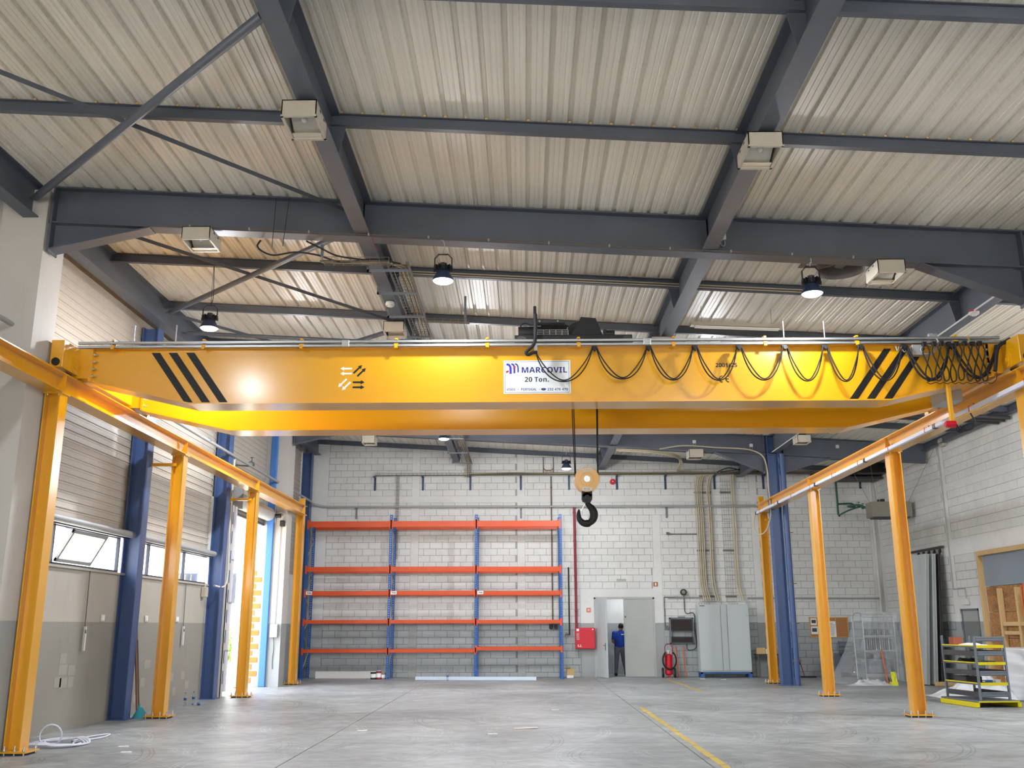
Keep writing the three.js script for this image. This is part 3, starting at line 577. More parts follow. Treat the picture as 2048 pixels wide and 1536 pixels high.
    part('drive_motor', [cyl(x - s * 0.28, 5.62, -14.6, 0.09, 0.3, 'x', 20), cbox(x - s * 0.14, 5.62, -14.6, 0.1, 0.22, 0.2)], M.black, c);
  }
  // C-rails in front of the near girder that carry the trailing cables
  const zr = -14.42;
  for (const y of [6.01, 5.945]) part('cable_rail', [box(-6.95, 7.38, y - 0.02, y + 0.02, zr - 0.022, zr - 0.018), box(-6.95, 7.38, y + 0.016, y + 0.02, zr - 0.022, zr + 0.022), box(-6.95, 7.38, y - 0.02, y - 0.016, zr - 0.022, zr - 0.006), box(-6.95, 7.38, y - 0.02, y - 0.016, zr + 0.006, zr + 0.022), box(-6.95, 7.38, y - 0.02, y + 0.02, zr + 0.018, zr + 0.022)], M.zinc, t);
  for (const x of [-6.4, -4.98, -3.45, -1.97, -0.55, 0.87, 2.34, 3.76, 5.18, 6.7]) part('rail_bracket', [box(x - 0.03, x + 0.03, 5.955, 5.97, -14.5, zr + 0.03), box(x - 0.03, x + 0.03, 5.9, 6.06, zr - 0.04, zr - 0.028), box(x - 0.02, x + 0.02, 6.035, 6.06, zr - 0.03, zr + 0.03), box(x - 0.025, x + 0.025, 5.9, 5.955, zr + 0.03, zr + 0.04)], M.yellow, t);
  for (const x of [-6.09, -5.43, 4.06, 4.69]) part('guard_pin', bar(V(x, 6.0, zr), V(x, 6.3, zr), 0.011), M.zinc, t);
  for (const x of [-2.76, 1.93]) part('rail_splice', rbox(x, 5.975, zr + 0.035, 0.12, 0.11, 0.03), M.zinc, t);
  part('stay_bar', [flat(V(6.88, 6.03, zr + 0.03), V(7.08, 5.66, -14.47), 0.012, 0.012)], M.yellow, t);
  // cable box with a loop of grey flex, by the stripes
  part('switch_box', rbox(6.1, 5.82, -14.45, 0.17, 0.17, 0.12, 0.01), M.pipeGrey, t);
  part('flex', [tube([[6.398, 6.016, -14.41], [6.428, 5.945, -14.39], [6.337, 5.782, -14.39], [6.195, 5.752, -14.39], [6.144, 5.823, -14.39], [6.225, 5.894, -14.39], [6.337, 5.864, -14.39], [6.316, 5.762, -14.41], [6.195, 5.721, -14.45]], 0.011), tube([[5.788, 5.914, -14.46], [5.809, 5.813, -14.45], [5.849, 5.904, -14.46], [5.92, 5.803, -14.46], [5.991, 5.914, -14.49]], 0.008)], M.pipeGrey, t);
  part('grey_box', [rbox(6.95, 5.35, -15.5, 0.3, 0.3, 0.5)], M.pipeGrey, t);
  // beacon unit
  part('warning_plate', [box(6.3, 6.55, 5.96, 6.0, -14.6, -14.5)], M.redPipe, t); part('fuse_block', [cbox(6.38, 6.06, -14.55, 0.06, 0.12, 0.06), cbox(6.46, 6.06, -14.55, 0.04, 0.12, 0.05)], M.pipeGrey, t);
  const arm = part('collector_arm', [rbox(6.5, 5.02, -14.4, 0.06, 0.72, 0.06, 0.008), rbox(6.52, 4.72, -14.4, 0.05, 0.2, 0.05), bar(V(6.52, 4.72, -14.42), V(7.24, 5.02, -14.6), 0.01)], M.yellow, t);
  part('beacon', [cyl(6.47, 4.64, -14.38, 0.055, 0.13, 'x', 20), cyl(6.4, 4.64, -14.38, 0.04, 0.03, 'x', 16)], M.red, arm, 'dark red beacon lens');
  part('beacon_flex', [tube([[6.55, 4.66, -14.4], [6.62, 4.56, -14.4], [6.78, 4.57, -14.4], [6.84, 4.68, -14.4], [6.8, 4.82, -14.42]], 0.012), tube([[6.54, 4.6, -14.38], [6.57, 4.53, -14.38], [6.61, 4.56, -14.38]], 0.012)], M.rubber, arm);
}
// trailing cables: one looped cable set from the trolley to the parked loops, and the parked bundle
function loopPts(x0, y0, x1, y1, sag, z, k = 0) { const o = []; for (let i = 0; i <= 12; i++) { const u = i / 12, s = Math.sin(Math.PI * u); o.push([x0 + (x1 - x0) * (u + k * 0.045 * Math.sin(2 * Math.PI * u)), y0 + (y1 - y0) * u - (sag) * Math.pow(s, 0.8), z + 0.01 * Math.sin(6 * u)]); } return o; }
{
  const t = thing('trailing_cable', 'black trailing cable hung in open loops along the front of the crane bridge', 'cable', [0.203, 5.904, -14.35]);
  const xs = [0.203, 1.11, 1.948, 2.661, 3.342, 4.046, 4.664, 5.212, 5.88, 6.601, 7.312], sag = [0.5, 0.5, 0.52, 0.53, 0.53, 0.55, 0.56, 0.55, 0.55, 0.52];
  for (let i = 0; i < xs.length - 1; i++) part('cable_loop', [0, 1].map((k) => tube(loopPts(xs[i] + (i ? 0.03 : 0), i ? 5.874 : 5.803, xs[i + 1] - 0.03, 5.874, sag[i] - k * 0.012, -14.37 + k * 0.03, k ? 0.6 : -1), i > 7 ? 0.016 : 0.0105, 6, 40)), M.rubber, t);
  for (const x of xs.slice(1, 10)) part('cable_trolley', [rbox(x, 5.884, -14.39, 0.09, 0.045, 0.05), cyl(x, 5.853, -14.35, 0.03, 0.06, 'z', 12), cbox(x, 5.833, -14.35, 0.02, 0.05, 0.02)], M.black, t);
  part('drop_cable', [tube([[0.203, 6.422, -14.35], [0.203, 6.117, -14.33], [0.173, 5.924, -14.31], [0.051, 5.782, -14.31], [0.081, 5.752, -14.31], [0.162, 5.792, -14.33], [0.223, 5.803, -14.34]], 0.026, 8)], M.rubber, t);
  part('drop_clamp', [cbox(0.203, 5.884, -14.36, 0.05, 0.12, 0.03)], M.zinc, t);
}
{
  const t = thing('cable_bundle', 'dense bunch of parked black cable loops at the right end of the crane bridge', 'cable', [6.601, 5.904, -14.29]);
  const a = [6.195, 6.337, 6.448, 6.57, 6.682, 6.804, 6.936, 7.037, 7.108];
  for (let i = 0; i < a.length - 1; i++) {
    const x = a[i], y = 5.884, d = 0.56 + rr(-0.01, 0.02), w = 0.045, z = -14.33 + (i % 3) * 0.014;
    part('cable_loop', tube([[x - 0.02, y, z], [x - 0.05, y - 0.13, z], [x + 0.0, y - 0.3, z], [x + w, y - 0.45, z], [x + 0.03, y - d, z], [x - 0.02, y - d - 0.02, z], [x - w, y - 0.46, z + 0.006], [x - 0.005, y - 0.3, z + 0.012], [x + 0.045, y - 0.13, z + 0.01], [x + 0.02, y, z]], 0.011, 6, 60), M.rubber, t);
    part('cable_trolley', rbox(x, 5.904, z - 0.04, 0.07, 0.07, 0.05), M.black, t);
  }
  part('link_cable', [tube(a.flatMap((x, i) => [[x - 0.055, 5.275, -14.3], [x, 5.25, -14.3]]).concat([[7.19, 5.315, -14.29], [7.21, 5.508, -14.29]]), 0.006, 5), tube([[7.21, 5.457, -14.33], [7.312, 5.843, -14.33], [7.433, 5.924, -14.33], [7.535, 5.985, -14.41]], 0.03, 8)], M.rubber, t);
}

// ---------------------------------------------------------------- hoist trolley, ropes, hook block
{
  const t = thing('hoist_trolley', 'black hoist trolley riding on top of the crane bridge', 'hoist', [0.8, 6.0, -15.8]);
  part('side_frame', [rbox(0.82, 6.16, -14.98, 1.9, 0.2, 0.1), rbox(0.82, 6.14, -16.6, 1.9, 0.2, 0.1)], M.black, t);
  part('cross_frame', [box(-0.1, 0, 6.05, 6.25, -16.6, -15), box(1.62, 1.72, 6.05, 6.25, -16.6, -15), box(0.62, 0.72, 6.05, 6.25, -16.6, -15)], M.black, t);
  for (const x of [-0.02, 1.66]) for (const z of [G1, G2]) part('wheel', cyl(x, 6.085, z, 0.09, 0.06, 'z', 24), M.dark, t);
  part('gear_cover', prism([[0.76, 6.26], [0.96, 6.62], [1.2, 6.6], [1.33, 6.26]], -15.3, -15.12), M.black, t);
  part('rope_drum', [cyl(0.95, 6.36, -15.85, 0.2, 1.05, 'z', 32), cyl(0.95, 6.36, -15.3, 0.235, 0.03, 'z', 32), cyl(0.95, 6.36, -16.4, 0.235, 0.03, 'z', 32)], M.black, t);
  const m = part('hoist_motor', [cyl(0.42, 6.4, -15.3, 0.145, 0.62, 'x', 28), ...Array.from({ length: 12 }, (_, i) => cyl(0.18 + i * 0.045, 6.4, -15.3, 0.158, 0.012, 'x', 28)), cbox(0.45, 6.54, -15.3, 0.5, 0.04, 0.16)], M.blackGloss, t);
  for (const x of [0.28, 0.58]) part('eye_bolt', cyl(x, 6.565, -15.16, 0.014, 0.02, 'z', 10), M.bolt, m);
  part('brake', [cyl(0.02, 6.4, -15.3, 0.11, 0.18, 'x', 24), box(-0.06, 0.02, 6.26, 6.42, -15.36, -15.2)], M.black, t);
  part('brake_cable', tube([[-0.03, 6.42, -15.25], [-0.02, 6.53, -15.25], [0.05, 6.56, -15.25], [0.14, 6.53, -15.28], [0.3, 6.56, -15.3], [0.55, 6.56, -15.3], [0.76, 6.5, -15.25]], 0.012), M.rubber, t);
  part('cable_basket', [...[6.29, 6.325, 6.36].map((y) => bar(V(0.24, y, -14.99), V(0.74, y, -14.99), 0.004, 5)), ...[0.24, 0.34, 0.44, 0.54, 0.64, 0.74].map((x) => bar(V(x, 6.27, -14.99), V(x, 6.36, -14.99), 0.004, 5)), bar(V(0.08, 6.43, -15.0), V(0.3, 6.43, -15.0), 0.006, 5)], M.zinc, t);
  part('drive_motor', [cyl(1.42, 6.32, -15.1, 0.06, 0.16, 'x', 20), cbox(1.34, 6.31, -15.1, 0.05, 0.14, 0.12)], M.black, t);
  part('mast', rbox(0.2, 6.44, -14.86, 0.05, 0.56, 0.05, 0.008), M.black, t);
}
{
  const hx = 1.035, hy = 4.012, hz = -15.75;
  const t = thing('hook_block', 'yellow round hook block with black hook hanging from the crane', 'hook', [hx, 3.3, hz]);
  const c = part('housing', [cyl(hx, hy, hz, 0.202, 0.26, 'z', 48), cyl(hx, hy, hz + 0.135, 0.19, 0.012, 'z', 48, 0.19), cyl(hx, hy, hz - 0.135, 0.19, 0.012, 'z', 48)], M.yellow, t);
  part('axle_cap', [cyl(hx, hy + 0.005, hz + 0.145, 0.052, 0.02, 'z', 28), cyl(hx, hy + 0.005, hz + 0.16, 0.012, 0.015, 'z', 10)], M.zinc, c);
  part('ring_mark', new THREE.TorusGeometry(0.105, 0.003, 6, 40).translate(hx, hy, hz + 0.141), M.yellow, c);
  const lab = (s) => canvasMat(256, 96, (x, w, h) => { x.fillStyle = '#e8e8e2'; x.fillRect(0, 0, w, h); x.fillStyle = '#2a3040'; x.font = 'bold 50px sans-serif'; x.textAlign = 'center'; x.fillText(s, w / 2, 66); });
  decal('sticker', hx - 0.075, hx + 0.075, hy + 0.13, hy + 0.176, hz + 0.143, canvasMat(256, 96, (x, w, h) => { x.fillStyle = '#e8e8e2'; x.fillRect(0, 0, w, h); x.fillStyle = '#1c2c8a'; x.font = 'bold 44px sans-serif'; x.fillText('m', 44, 62); x.fillStyle = '#2a3040'; x.font = 'bold 30px sans-serif'; x.fillText('MARCOVIL', 88, 60); }), c, 'white sticker at the top');
  decal('sticker', hx - 0.08, hx + 0.075, hy - 0.185, hy - 0.135, hz + 0.143, lab('20 TON'), c, 'white sticker reading 20 TON');
  part('crosshead', [cyl(hx, 3.72, hz, 0.085, 0.16, 'z', 28), rbox(hx, 3.78, hz, 0.17, 0.1, 0.16, 0.01)], M.blackGloss, t);
  part('crosshead_pin', [new THREE.TorusGeometry(0.028, 0.008, 8, 24).translate(hx, 3.73, hz + 0.082)], M.dark, t);
  // single hook: tapered sweep
  const path = new THREE.CatmullRomCurve3([[0.0, 0.34], [0.0, 0.27], [0.035, 0.2], [0.085, 0.14], [0.108, 0.06], [0.085, -0.03], [0.02, -0.085], [-0.06, -0.085], [-0.125, -0.025], [-0.14, 0.06], [-0.132, 0.13]].map(([x, y]) => V(hx + x, 3.4 + y, hz)));
  const N = 60, R = 12, pos = [], idx = [];
  for (let i = 0; i <= N; i++) {
    const u = i / N, p = path.getPoint(u), d = path.getTangent(u), n = V(-d.y, d.x, 0), w = u < 0.2 ? 0.036 + u * 0.06 : u < 0.6 ? 0.048 + 0.02 * Math.sin((u - 0.2) / 0.4 * Math.PI) : 0.05 * Math.pow(1 - (u - 0.6) / 0.4, 0.6) + 0.012;
    for (let k = 0; k < R; k++) { const a = k / R * 2 * Math.PI; pos.push(p.x + n.x * Math.cos(a) * w, p.y + n.y * Math.cos(a) * w, p.z + Math.sin(a) * w * 0.85); }
  }
  for (let i = 0; i < N; i++) for (let k = 0; k < R; k++) { const a = i * R + k, b = i * R + (k + 1) % R; idx.push(a, a + R, b, b, a + R, b + R); }
  const hg = new THREE.BufferGeometry(); hg.setAttribute('position', new THREE.Float32BufferAttribute(pos, 3)); hg.setIndex(idx); hg.computeVertexNormals();
  hg.setAttribute('uv', new THREE.Float32BufferAttribute(new Float32Array(pos.length / 3 * 2), 2));
  part('hook', [hg, new THREE.SphereGeometry(0.013, 10, 8).translate(hx - 0.132, 3.53, hz)], M.blackGloss, t);
  part('safety_latch', [flat(V(hx - 0.03, 3.64, hz), V(hx - 0.105, 3.5, hz), 0.03, 0.006), new THREE.TorusGeometry(0.018, 0.005, 6, 14).translate(hx - 0.035, 3.63, hz)], M.chrome, t);
  for (const [xt, xb] of [[0.8, 0.845], [0.84, 0.86], [1.235, 1.215], [1.255, 1.225]]) part('rope', bar(V(xt, 6.2, hz + (xt * 50 % 2 ? 0.03 : -0.05)), V(xb, 4.05, hz + 0.02), 0.0085, 6), M.rubber, t);
}

// ---------------------------------------------------------------- lamps
function areaLight(x, y, z, k = 1) {
  const l = new THREE.RectAreaLight(0xf4f8ff, LAMP * k, 0.28, 0.28); l.position.set(x, y - 0.075, z); l.lookAt(x, y - 5, z); scene.add(l);
  const p = new THREE.PointLight(0xf4f8ff, GLOW * k); p.position.set(x, y - 0.035, z); p.castShadow = true; p.shadow.radius = 4; scene.add(p);
}
const lampLabels = ['round LED high-bay lamp with black yoke hanging left of the crane hoist', 'round LED high-bay lamp hanging in front of the roof fan', 'glaring LED high-bay lamp on a long wire at the left, above the crane', 'small LED high-bay lamp hanging just left of the yellow hook block', 'LED high-bay lamp half hidden under the crane bridge at the cable tray'];
function highbay([x, y, z, ty, power = 1], label) {
  const t = thing('led_lamp', label ?? 'unseen LED high-bay lamp of a set mostly added to brighten the hall', 'lamp', [x, y, z], label ? undefined : 'lamps outside the picture');
  const pts = [[0.0, 0.16], [0.09, 0.16], [0.1, 0.13], [0.155, 0.03], [0.16, 0.0], [0.15, 0.0], [0.148, 0.012]].map(([r, h]) => new THREE.Vector2(r, h));
  part('reflector', new THREE.LatheGeometry(pts, 40).translate(x, y, z), M.navy, t);
  part('lens', new THREE.SphereGeometry(0.147, 32, 12, 0, 2 * Math.PI, Math.PI / 2, Math.PI / 2).scale(1, 0.34, 1).translate(x, y + 0.008, z), M.lens, t);
  part('heat_sink', [cyl(x, y + 0.19, z, 0.095, 0.06, 'y', 30), ...Array.from({ length: 14 }, (_, k) => cbox(0, 0.2, 0.1, 0.008, 0.07, 0.08).rotateY(k / 14 * 2 * Math.PI).translate(x, y, z))], M.black, t);
  part('driver', [cyl(x, y + 0.25, z, 0.05, 0.06, 'y', 24)], M.dark, t);
  part('yoke', [box(x - 0.135, x - 0.12, y + 0.16, y + 0.36, z - 0.014, z + 0.014), box(x + 0.12, x + 0.135, y + 0.16, y + 0.36, z - 0.014, z + 0.014), flat(V(x - 0.128, y + 0.355, z), V(x - 0.07, y + 0.42, z), 0.028, 0.012), flat(V(x + 0.128, y + 0.355, z), V(x + 0.07, y + 0.42, z), 0.028, 0.012), box(x - 0.075, x + 0.075, y + 0.413, y + 0.427, z - 0.014, z + 0.014), cbox(x - 0.13, y + 0.17, z, 0.03, 0.05, 0.05), cbox(x + 0.13, y + 0.17, z, 0.03, 0.05, 0.05)], M.black, t);
  if (ty - y < 0.75) part('hook_wire', tube([[x, y + 0.425, z], [x + 0.01, y + 0.5, z], [x + 0.02, ty - 0.06, z], [x, ty + 0.03, z + 0.06], [x - 0.04, ty + 0.01, z + 0.13]], 0.007), M.pipeGrey, t);
  else part('hook_wire', [bar(V(x, y + 0.425, z), V(x, ty, z), 0.004, 5), tube([[x + 0.01, ty, z], [x + 0.02, y + 0.9, z], [x + 0.03, y + 0.55, z], [x, y + 0.42, z]], 0.006)], M.rubber, t);
  areaLight(x, y, z, power);
}
LAMPS.forEach((l, i) => highbay(l, lampLabels[i]));
LAMPS_UNSEEN.forEach((l) => highbay(l));

{ // unseen lamp added to light the room behind the doorway
  const t = thing('added_ceiling_lamp', 'flat unseen ceiling lamp added to light the room behind the doorway', 'lamp', [3.6, 3.14, -35.6]);
  part('case', rbox(3.6, 3.17, -35.6, 0.7, 0.06, 0.3, 0.01), M.white, t); part('diffuser', box(3.3, 3.9, 3.132, 3.14, -35.72, -35.48), M.lens, t);
  const l = new THREE.RectAreaLight(0xf4f8ff, 60, 0.6, 0.24); l.position.set(3.6, 3.12, -35.6); l.lookAt(3.6, 0, -35.6); scene.add(l);
}

// beige box floodlights (old fittings, unlit)
function flood(x0, x1, yt, yb, zf, zb, label) {
  const w = x1 - x0, h = yt - yb, d = zf - zb, t = thing('floodlight', label, 'floodlight', [(x0 + x1) / 2, yb, (zf + zb) / 2]);
  const e = 0.012;
  part('housing', [box(x0, x1, yb, yt, zf - e, zf), box(x0, x1, yb, yt, zb, zb + e), box(x0, x0 + e, yb, yt, zb, zf), box(x1 - e, x1, yb, yt, zb, zf), box(x0, x1, yt - e, yt, zb, zf)], M.lampBox, t);
  part('rim', [box(x0 - 0.006, x1 + 0.006, yb - 0.006, yb + 0.014, zf - 0.03, zf + 0.006), box(x0 - 0.006, x1 + 0.006, yb - 0.006, yb + 0.014, zb - 0.006, zb + 0.04), box(x0 - 0.006, x0 + 0.022, yb - 0.006, yb + 0.014, zb, zf), box(x1 - 0.022, x1 + 0.006, yb - 0.006, yb + 0.014, zb, zf)], M.lampBox, t);
  const xm = (x0 + x1) / 2;
  part('reflector', [flat(V(xm, yb + 0.01, zb + 0.05), V(xm, yt - 0.05, zb + d * 0.55), w * 0.78, 0.006), box(x0 + 0.03, x1 - 0.03, yb + 0.004, yb + 0.016, zb + 0.03, zb + 0.14)], M.lampInner, t);
  part('bulb', [new THREE.SphereGeometry(0.034, 16, 12).scale(1, 1, 1.5).translate(xm, yb + 0.09, zb + d * 0.55), bar(V(xm, yb + 0.11, zb + d * 0.6), V(xm, yt - 0.02, zb + d * 0.8), 0.018, 10)], M.bulb, t);
  for (const k of [0.25, 0.6]) for (const [x, s] of [[x0, -1], [x1, 1]]) part('vent', box(x, x + s * 0.003, yt - 0.05, yt - 0.03, zb + d * k, zb + d * k + 0.05), M.black, t);
  part('bracket', box(xm - 0.06, xm + 0.06, yt, yt + 0.05, (zf + zb) / 2 - 0.05, (zf + zb) / 2 + 0.05), M.steel, t);
}
flood(-2.66, -2.27, 7.38, 7.18, -9.6, -10.15, 'beige box floodlight under the left roof beam, nearest and largest of them');
flood(2.54, 2.93, 7.08, 6.9, -9.85, -10.42, 'beige box floodlight under the right roof beam, in front of the main girder');
flood(-5.02, -4.6, 7.44, 7.24, -13.2, -13.72, 'beige box floodlight hung at the left end of the main girder');
flood(5.17, 5.57, 6.87, 6.67, -13.25, -13.78, 'beige box floodlight on the main girder beside the roof fan');
flood(-2.66, -2.27, 7.37, 7.17, -17.6, -18.1, 'beige box floodlight under the cable tray beam, behind the left part of the crane');
flood(2.46, 2.86, 7.08, 6.88, -17.75, -18.3, 'beige box floodlight peeping over the crane just right of the black hoist');
flood(5.1, 5.55, 6.98, 6.72, -29.35, -29.9, 'small beige box floodlight on the far girder above the electrical cabinet');
flood(-5.0, -4.6, 7.48, 7.22, -29.35, -29.9, 'small beige box floodlight at the far left, under the crane bridge');
flood(7.55, 7.92, 6.79, 6.59, -26.2, -26.7, 'small beige box floodlight over the blue post, under the crane bridge');
function detector(x, y, z, label, redBase) {
  const t = thing('smoke_detector', label, 'detector', [x, y, z]);
  part('base', cyl(x, y - 0.01, z, 0.075, 0.03, 'y', 28), redBase ? M.red : M.white, t);
  part('dome', [cyl(x, y - 0.045, z, 0.075, 0.04, 'y', 28, 0.085), cyl(x, y - 0.075, z, 0.04, 0.02, 'y', 24)], M.white3, t);
}
detector(-2.4, 7.4, -16.6, 'white smoke detector under the beam beside the cable tray');
detector(7.62, 6.84, -15.6, 'white smoke detector on a red base at the right edge beam', true);
{ // roof fan
  const x = 5.14, z = -14.75, y = roofY(5.14) - 0.02, t = thing('roof_fan', 'round dusty fan ring set in the roof beside the right lamp', 'fan', [x, y - 0.3, z]);
  const pts = [[0.31, 0], [0.36, -0.03], [0.34, -0.2], [0.38, -0.27], [0.37, -0.27], [0.33, -0.2], [0.35, -0.03]].map(([a, b]) => new THREE.Vector2(a, b));
  part('ring', new THREE.LatheGeometry(pts, 48).translate(x, y, z), M.pipeDark, t);
  part('base_plate', [box(x - 0.52, x + 0.52, y - 0.012, y, z - 0.52, z - 0.43), box(x - 0.52, x + 0.52, y - 0.012, y, z + 0.43, z + 0.52), box(x - 0.52, x - 0.43, y - 0.012, y, z - 0.43, z + 0.43), box(x + 0.43, x + 0.52, y - 0.012, y, z - 0.43, z + 0.43)], M.pipeDark, t);
  part('hub', cyl(x, y - 0.1, z, 0.09, 0.16, 'y', 24), M.pipeDark, t);
  for (let k = 0; k < 5; k++) part('blade', cbox(0.22, 0, 0, 0.28, 0.01, 0.13).rotateX(0.45).rotateY(k * 1.2566).translate(x, y - 0.1, z), M.pipeDark, t);
  part('strut', [bar(V(x - 0.4, y - 0.06, z), V(x + 0.4, y - 0.06, z), 0.014), bar(V(x, y - 0.06, z - 0.4), V(x, y - 0.06, z + 0.4), 0.014)], M.pipeDark, t);
}
{
  const t = thing('fluorescent_fitting', 'long white fluorescent batten on wires behind the crane hoist', 'lamp', [4.13, 7.12, -17.6]);
  const a = V(3.2, 7.27, -17.6), b = V(4.95, 7.2, -17.6);
  part('tray', flat(a, b, 0.16, 0.06), M.lampBox, t); part('tube', [bar(a.clone().add(V(0.08, -0.05, 0.04)), b.clone().add(V(-0.08, -0.05, 0.04)), 0.018, 12), bar(a.clone().add(V(0.08, -0.05, -0.04)), b.clone().add(V(-0.08, -0.05, -0.04)), 0.018, 12)], M.bulb, t);
  for (const k of [0.12, 0.88]) { const p = a.clone().lerp(b, k); part('wire', bar(p, V(p.x, roofY(p.x), p.z), 0.004, 5), M.wire, t); }
}
{
  const t = thing('edge_conduit', 'pale conduit tube running along under the right roof edge beam', 'conduit', [7.62, 6.85, -20]);
  part('tube', bar(V(7.6, 6.83, FRONT - 0.4), V(7.6, 6.83, REAR + 0.4), 0.014), M.white, t);
}

// ---------------------------------------------------------------- cable trays, conduits and pipes
function basket(p, q, w, h, up, list) {                              // wire basket tray laid from p to q
  const d = q.clone().sub(p), L = d.length(), z = d.clone().normalize(), x = up.clone().cross(z).normalize();
  for (const k of [-0.5, -0.25, 0, 0.25, 0.5]) list.push(bar(p.clone().addScaledVector(x, k * w), q.clone().addScaledVector(x, k * w), 0.004, 4));
  if (h) for (const k of [-0.5, 0.5]) list.push(bar(p.clone().addScaledVector(x, k * w).addScaledVector(up, h), q.clone().addScaledVector(x, k * w).addScaledVector(up, h), 0.004, 4));
  for (let s = 0; s <= L; s += 0.15) {
    const c = p.clone().addScaledVector(z, s), a = c.clone().addScaledVector(x, -w / 2), b = c.clone().addScaledVector(x, w / 2);
    list.push(bar(a, b, 0.004, 4)); if (h) list.push(bar(a, a.clone().addScaledVector(up, h), 0.004, 4), bar(b, b.clone().addScaledVector(up, h), 0.004, 4));
  }
}
{
  const t = thing('cable_tray', 'wire basket cable tray with beige cables hung under the left roof beam', 'cable tray', [-1.95, 7.3, -14]);
  const l = []; basket(V(-2.0, 7.28, -14.4), V(-2.0, 7.28, -33.9), 0.3, 0.06, V(0, 1, 0), l); basket(V(-3.15, 7.3, -14.35), V(-2.1, 7.28, -14.35), 0.22, 0.06, V(0, 1, 0), l);
  basket(V(-2.0, 7.2, -34.3), V(-2.0, 6.85, -34.3), 0.24, 0, V(0, 0, 1), l);
  part('basket', l, M.wire, t);
  for (let k = 0; k < 5; k++) part('cable', tube([[-3.2, 7.31 + k * 0.006, -14.3 - k * 0.03], [-2.4, 7.305, -14.32 - k * 0.03], [-2.05 + k * 0.035, 7.31, -14.42], [-1.98 + k * 0.035, 7.31, -15], [-2.02 + k * 0.035, 7.305, -20], [-2.0 + k * 0.035, 7.31, -26], [-2.0 + k * 0.03, 7.3, -33.9], [-2.0 + k * 0.03, 7.2, -34.27], [-2.0 + k * 0.03, 6.9, -34.28]], 0.012, 6, 60), k % 2 ? M.cableBeige : M.cableBrown, t);
  for (const z of [-14.6, -15.7, -17.0, -18.3, -20, -22, -24.5, -27, -29, -31.5, -33.5]) part('bracket', [box(-2.5, -1.82, 7.24, 7.275, z - 0.02, z + 0.02), box(-2.5, -2.465, 7.24, 7.42, z - 0.02, z + 0.02)], M.slate, t);
  part('side_rail', box(-1.83, -1.81, 7.26, 7.34, -14.4, -33.9), M.pipeDark, t);
}
{
  const t = thing('loose_cable', 'slack black cables drooping from the main girder at the left of the cable tray', 'cable', [-3.5, 7.3, -13.7]);
  part('cable', [tube([[-4.0, 7.44, -13.75], [-4.05, 7.34, -13.75], [-3.85, 7.22, -13.8], [-3.5, 7.3, -13.9], [-3.2, 7.33, -14.1], [-2.9, 7.3, -14.3], [-2.3, 7.33, -14.3], [-1.95, 7.33, -14.5]], 0.015), tube([[-3.3, 7.42, -13.75], [-3.1, 7.36, -13.9], [-2.9, 7.32, -14.1], [-2.4, 7.31, -14.3]], 0.015)], M.rubber, t);
  part('drop_wire', [bar(V(-3.72, 8.0, -13.45), V(-3.74, 7.2, -13.45), 0.005, 5), bar(V(-3.52, 8.0, -13.45), V(-3.58, 7.22, -13.45), 0.005, 5)], M.rubber, t);
  part('red_wire', tube([[-2.24, 7.42, -13.42], [-2.23, 7.3, -13.42], [-2.2, 7.2, -13.44], [-2.16, 7.16, -13.5]], 0.005), M.redPipe, t);
  part('hanger', box(-3.12, -3.08, 7.25, 7.45, -14.0, -13.96), M.slate, t);
}
{
  const t = thing('short_cable_tray', 'short wire tray stub beside the hoist-side lamp', 'cable tray', [-1.4, 7.2, -17.2]);
  const l = []; basket(V(-1.8, 7.26, -17.3), V(-1.0, 7.22, -17.3), 0.1, 0.05, V(0, 1, 0), l); part('basket', l, M.wire, t);
  part('hanger', box(-1.1, -1.06, 7.2, 7.75, -17.32, -17.28), M.slate, t);
}
{
  const t = thing('girder_conduit', 'thin conduit clipped along the bottom of the main girder', 'conduit', [0, 7.26, -13.46]);
  part('tube', bar(V(-5.4, roofY(-5.4) - 0.565, -13.46), V(5.6, roofY(5.6) - 0.565, -13.46), 0.009), M.cableBrown, t);
  for (let x = -5; x < 5.6; x += 0.9) part('clip', cbox(x, roofY(x) - 0.565, -13.455, 0.02, 0.035, 0.03), M.pipeGrey, t);
}
const jbox = (x, y, z, label, loop) => { const t = thing('junction_box', label, 'junction box', [x, y, z]); part('box', rbox(x, y, z + 0.03, 0.1, 0.1, 0.06, 0.008), M.white, t); if (loop) part('tails', tube([[x - 0.025, y - 0.05, z + 0.03], [x - 0.03, y - 0.12, z + 0.03], [x, y - 0.15, z + 0.03], [x + 0.03, y - 0.12, z + 0.03], [x + 0.025, y - 0.05, z + 0.03]], 0.008), M.pipeGrey, t); };
jbox(3.01, 7.36, -13.59, 'small white junction box with a cable loop on the main girder', true);
jbox(5.3, 7.22, -29.54, 'small white junction box on the far girder, left of the blue post', true);
jbox(7.05, 7.1, -29.54, 'small white junction box on the far girder close to the blue post', true);
jbox(9.7, 7.05, -29.54, 'small white junction box on the far girder, right of the blue post', false);
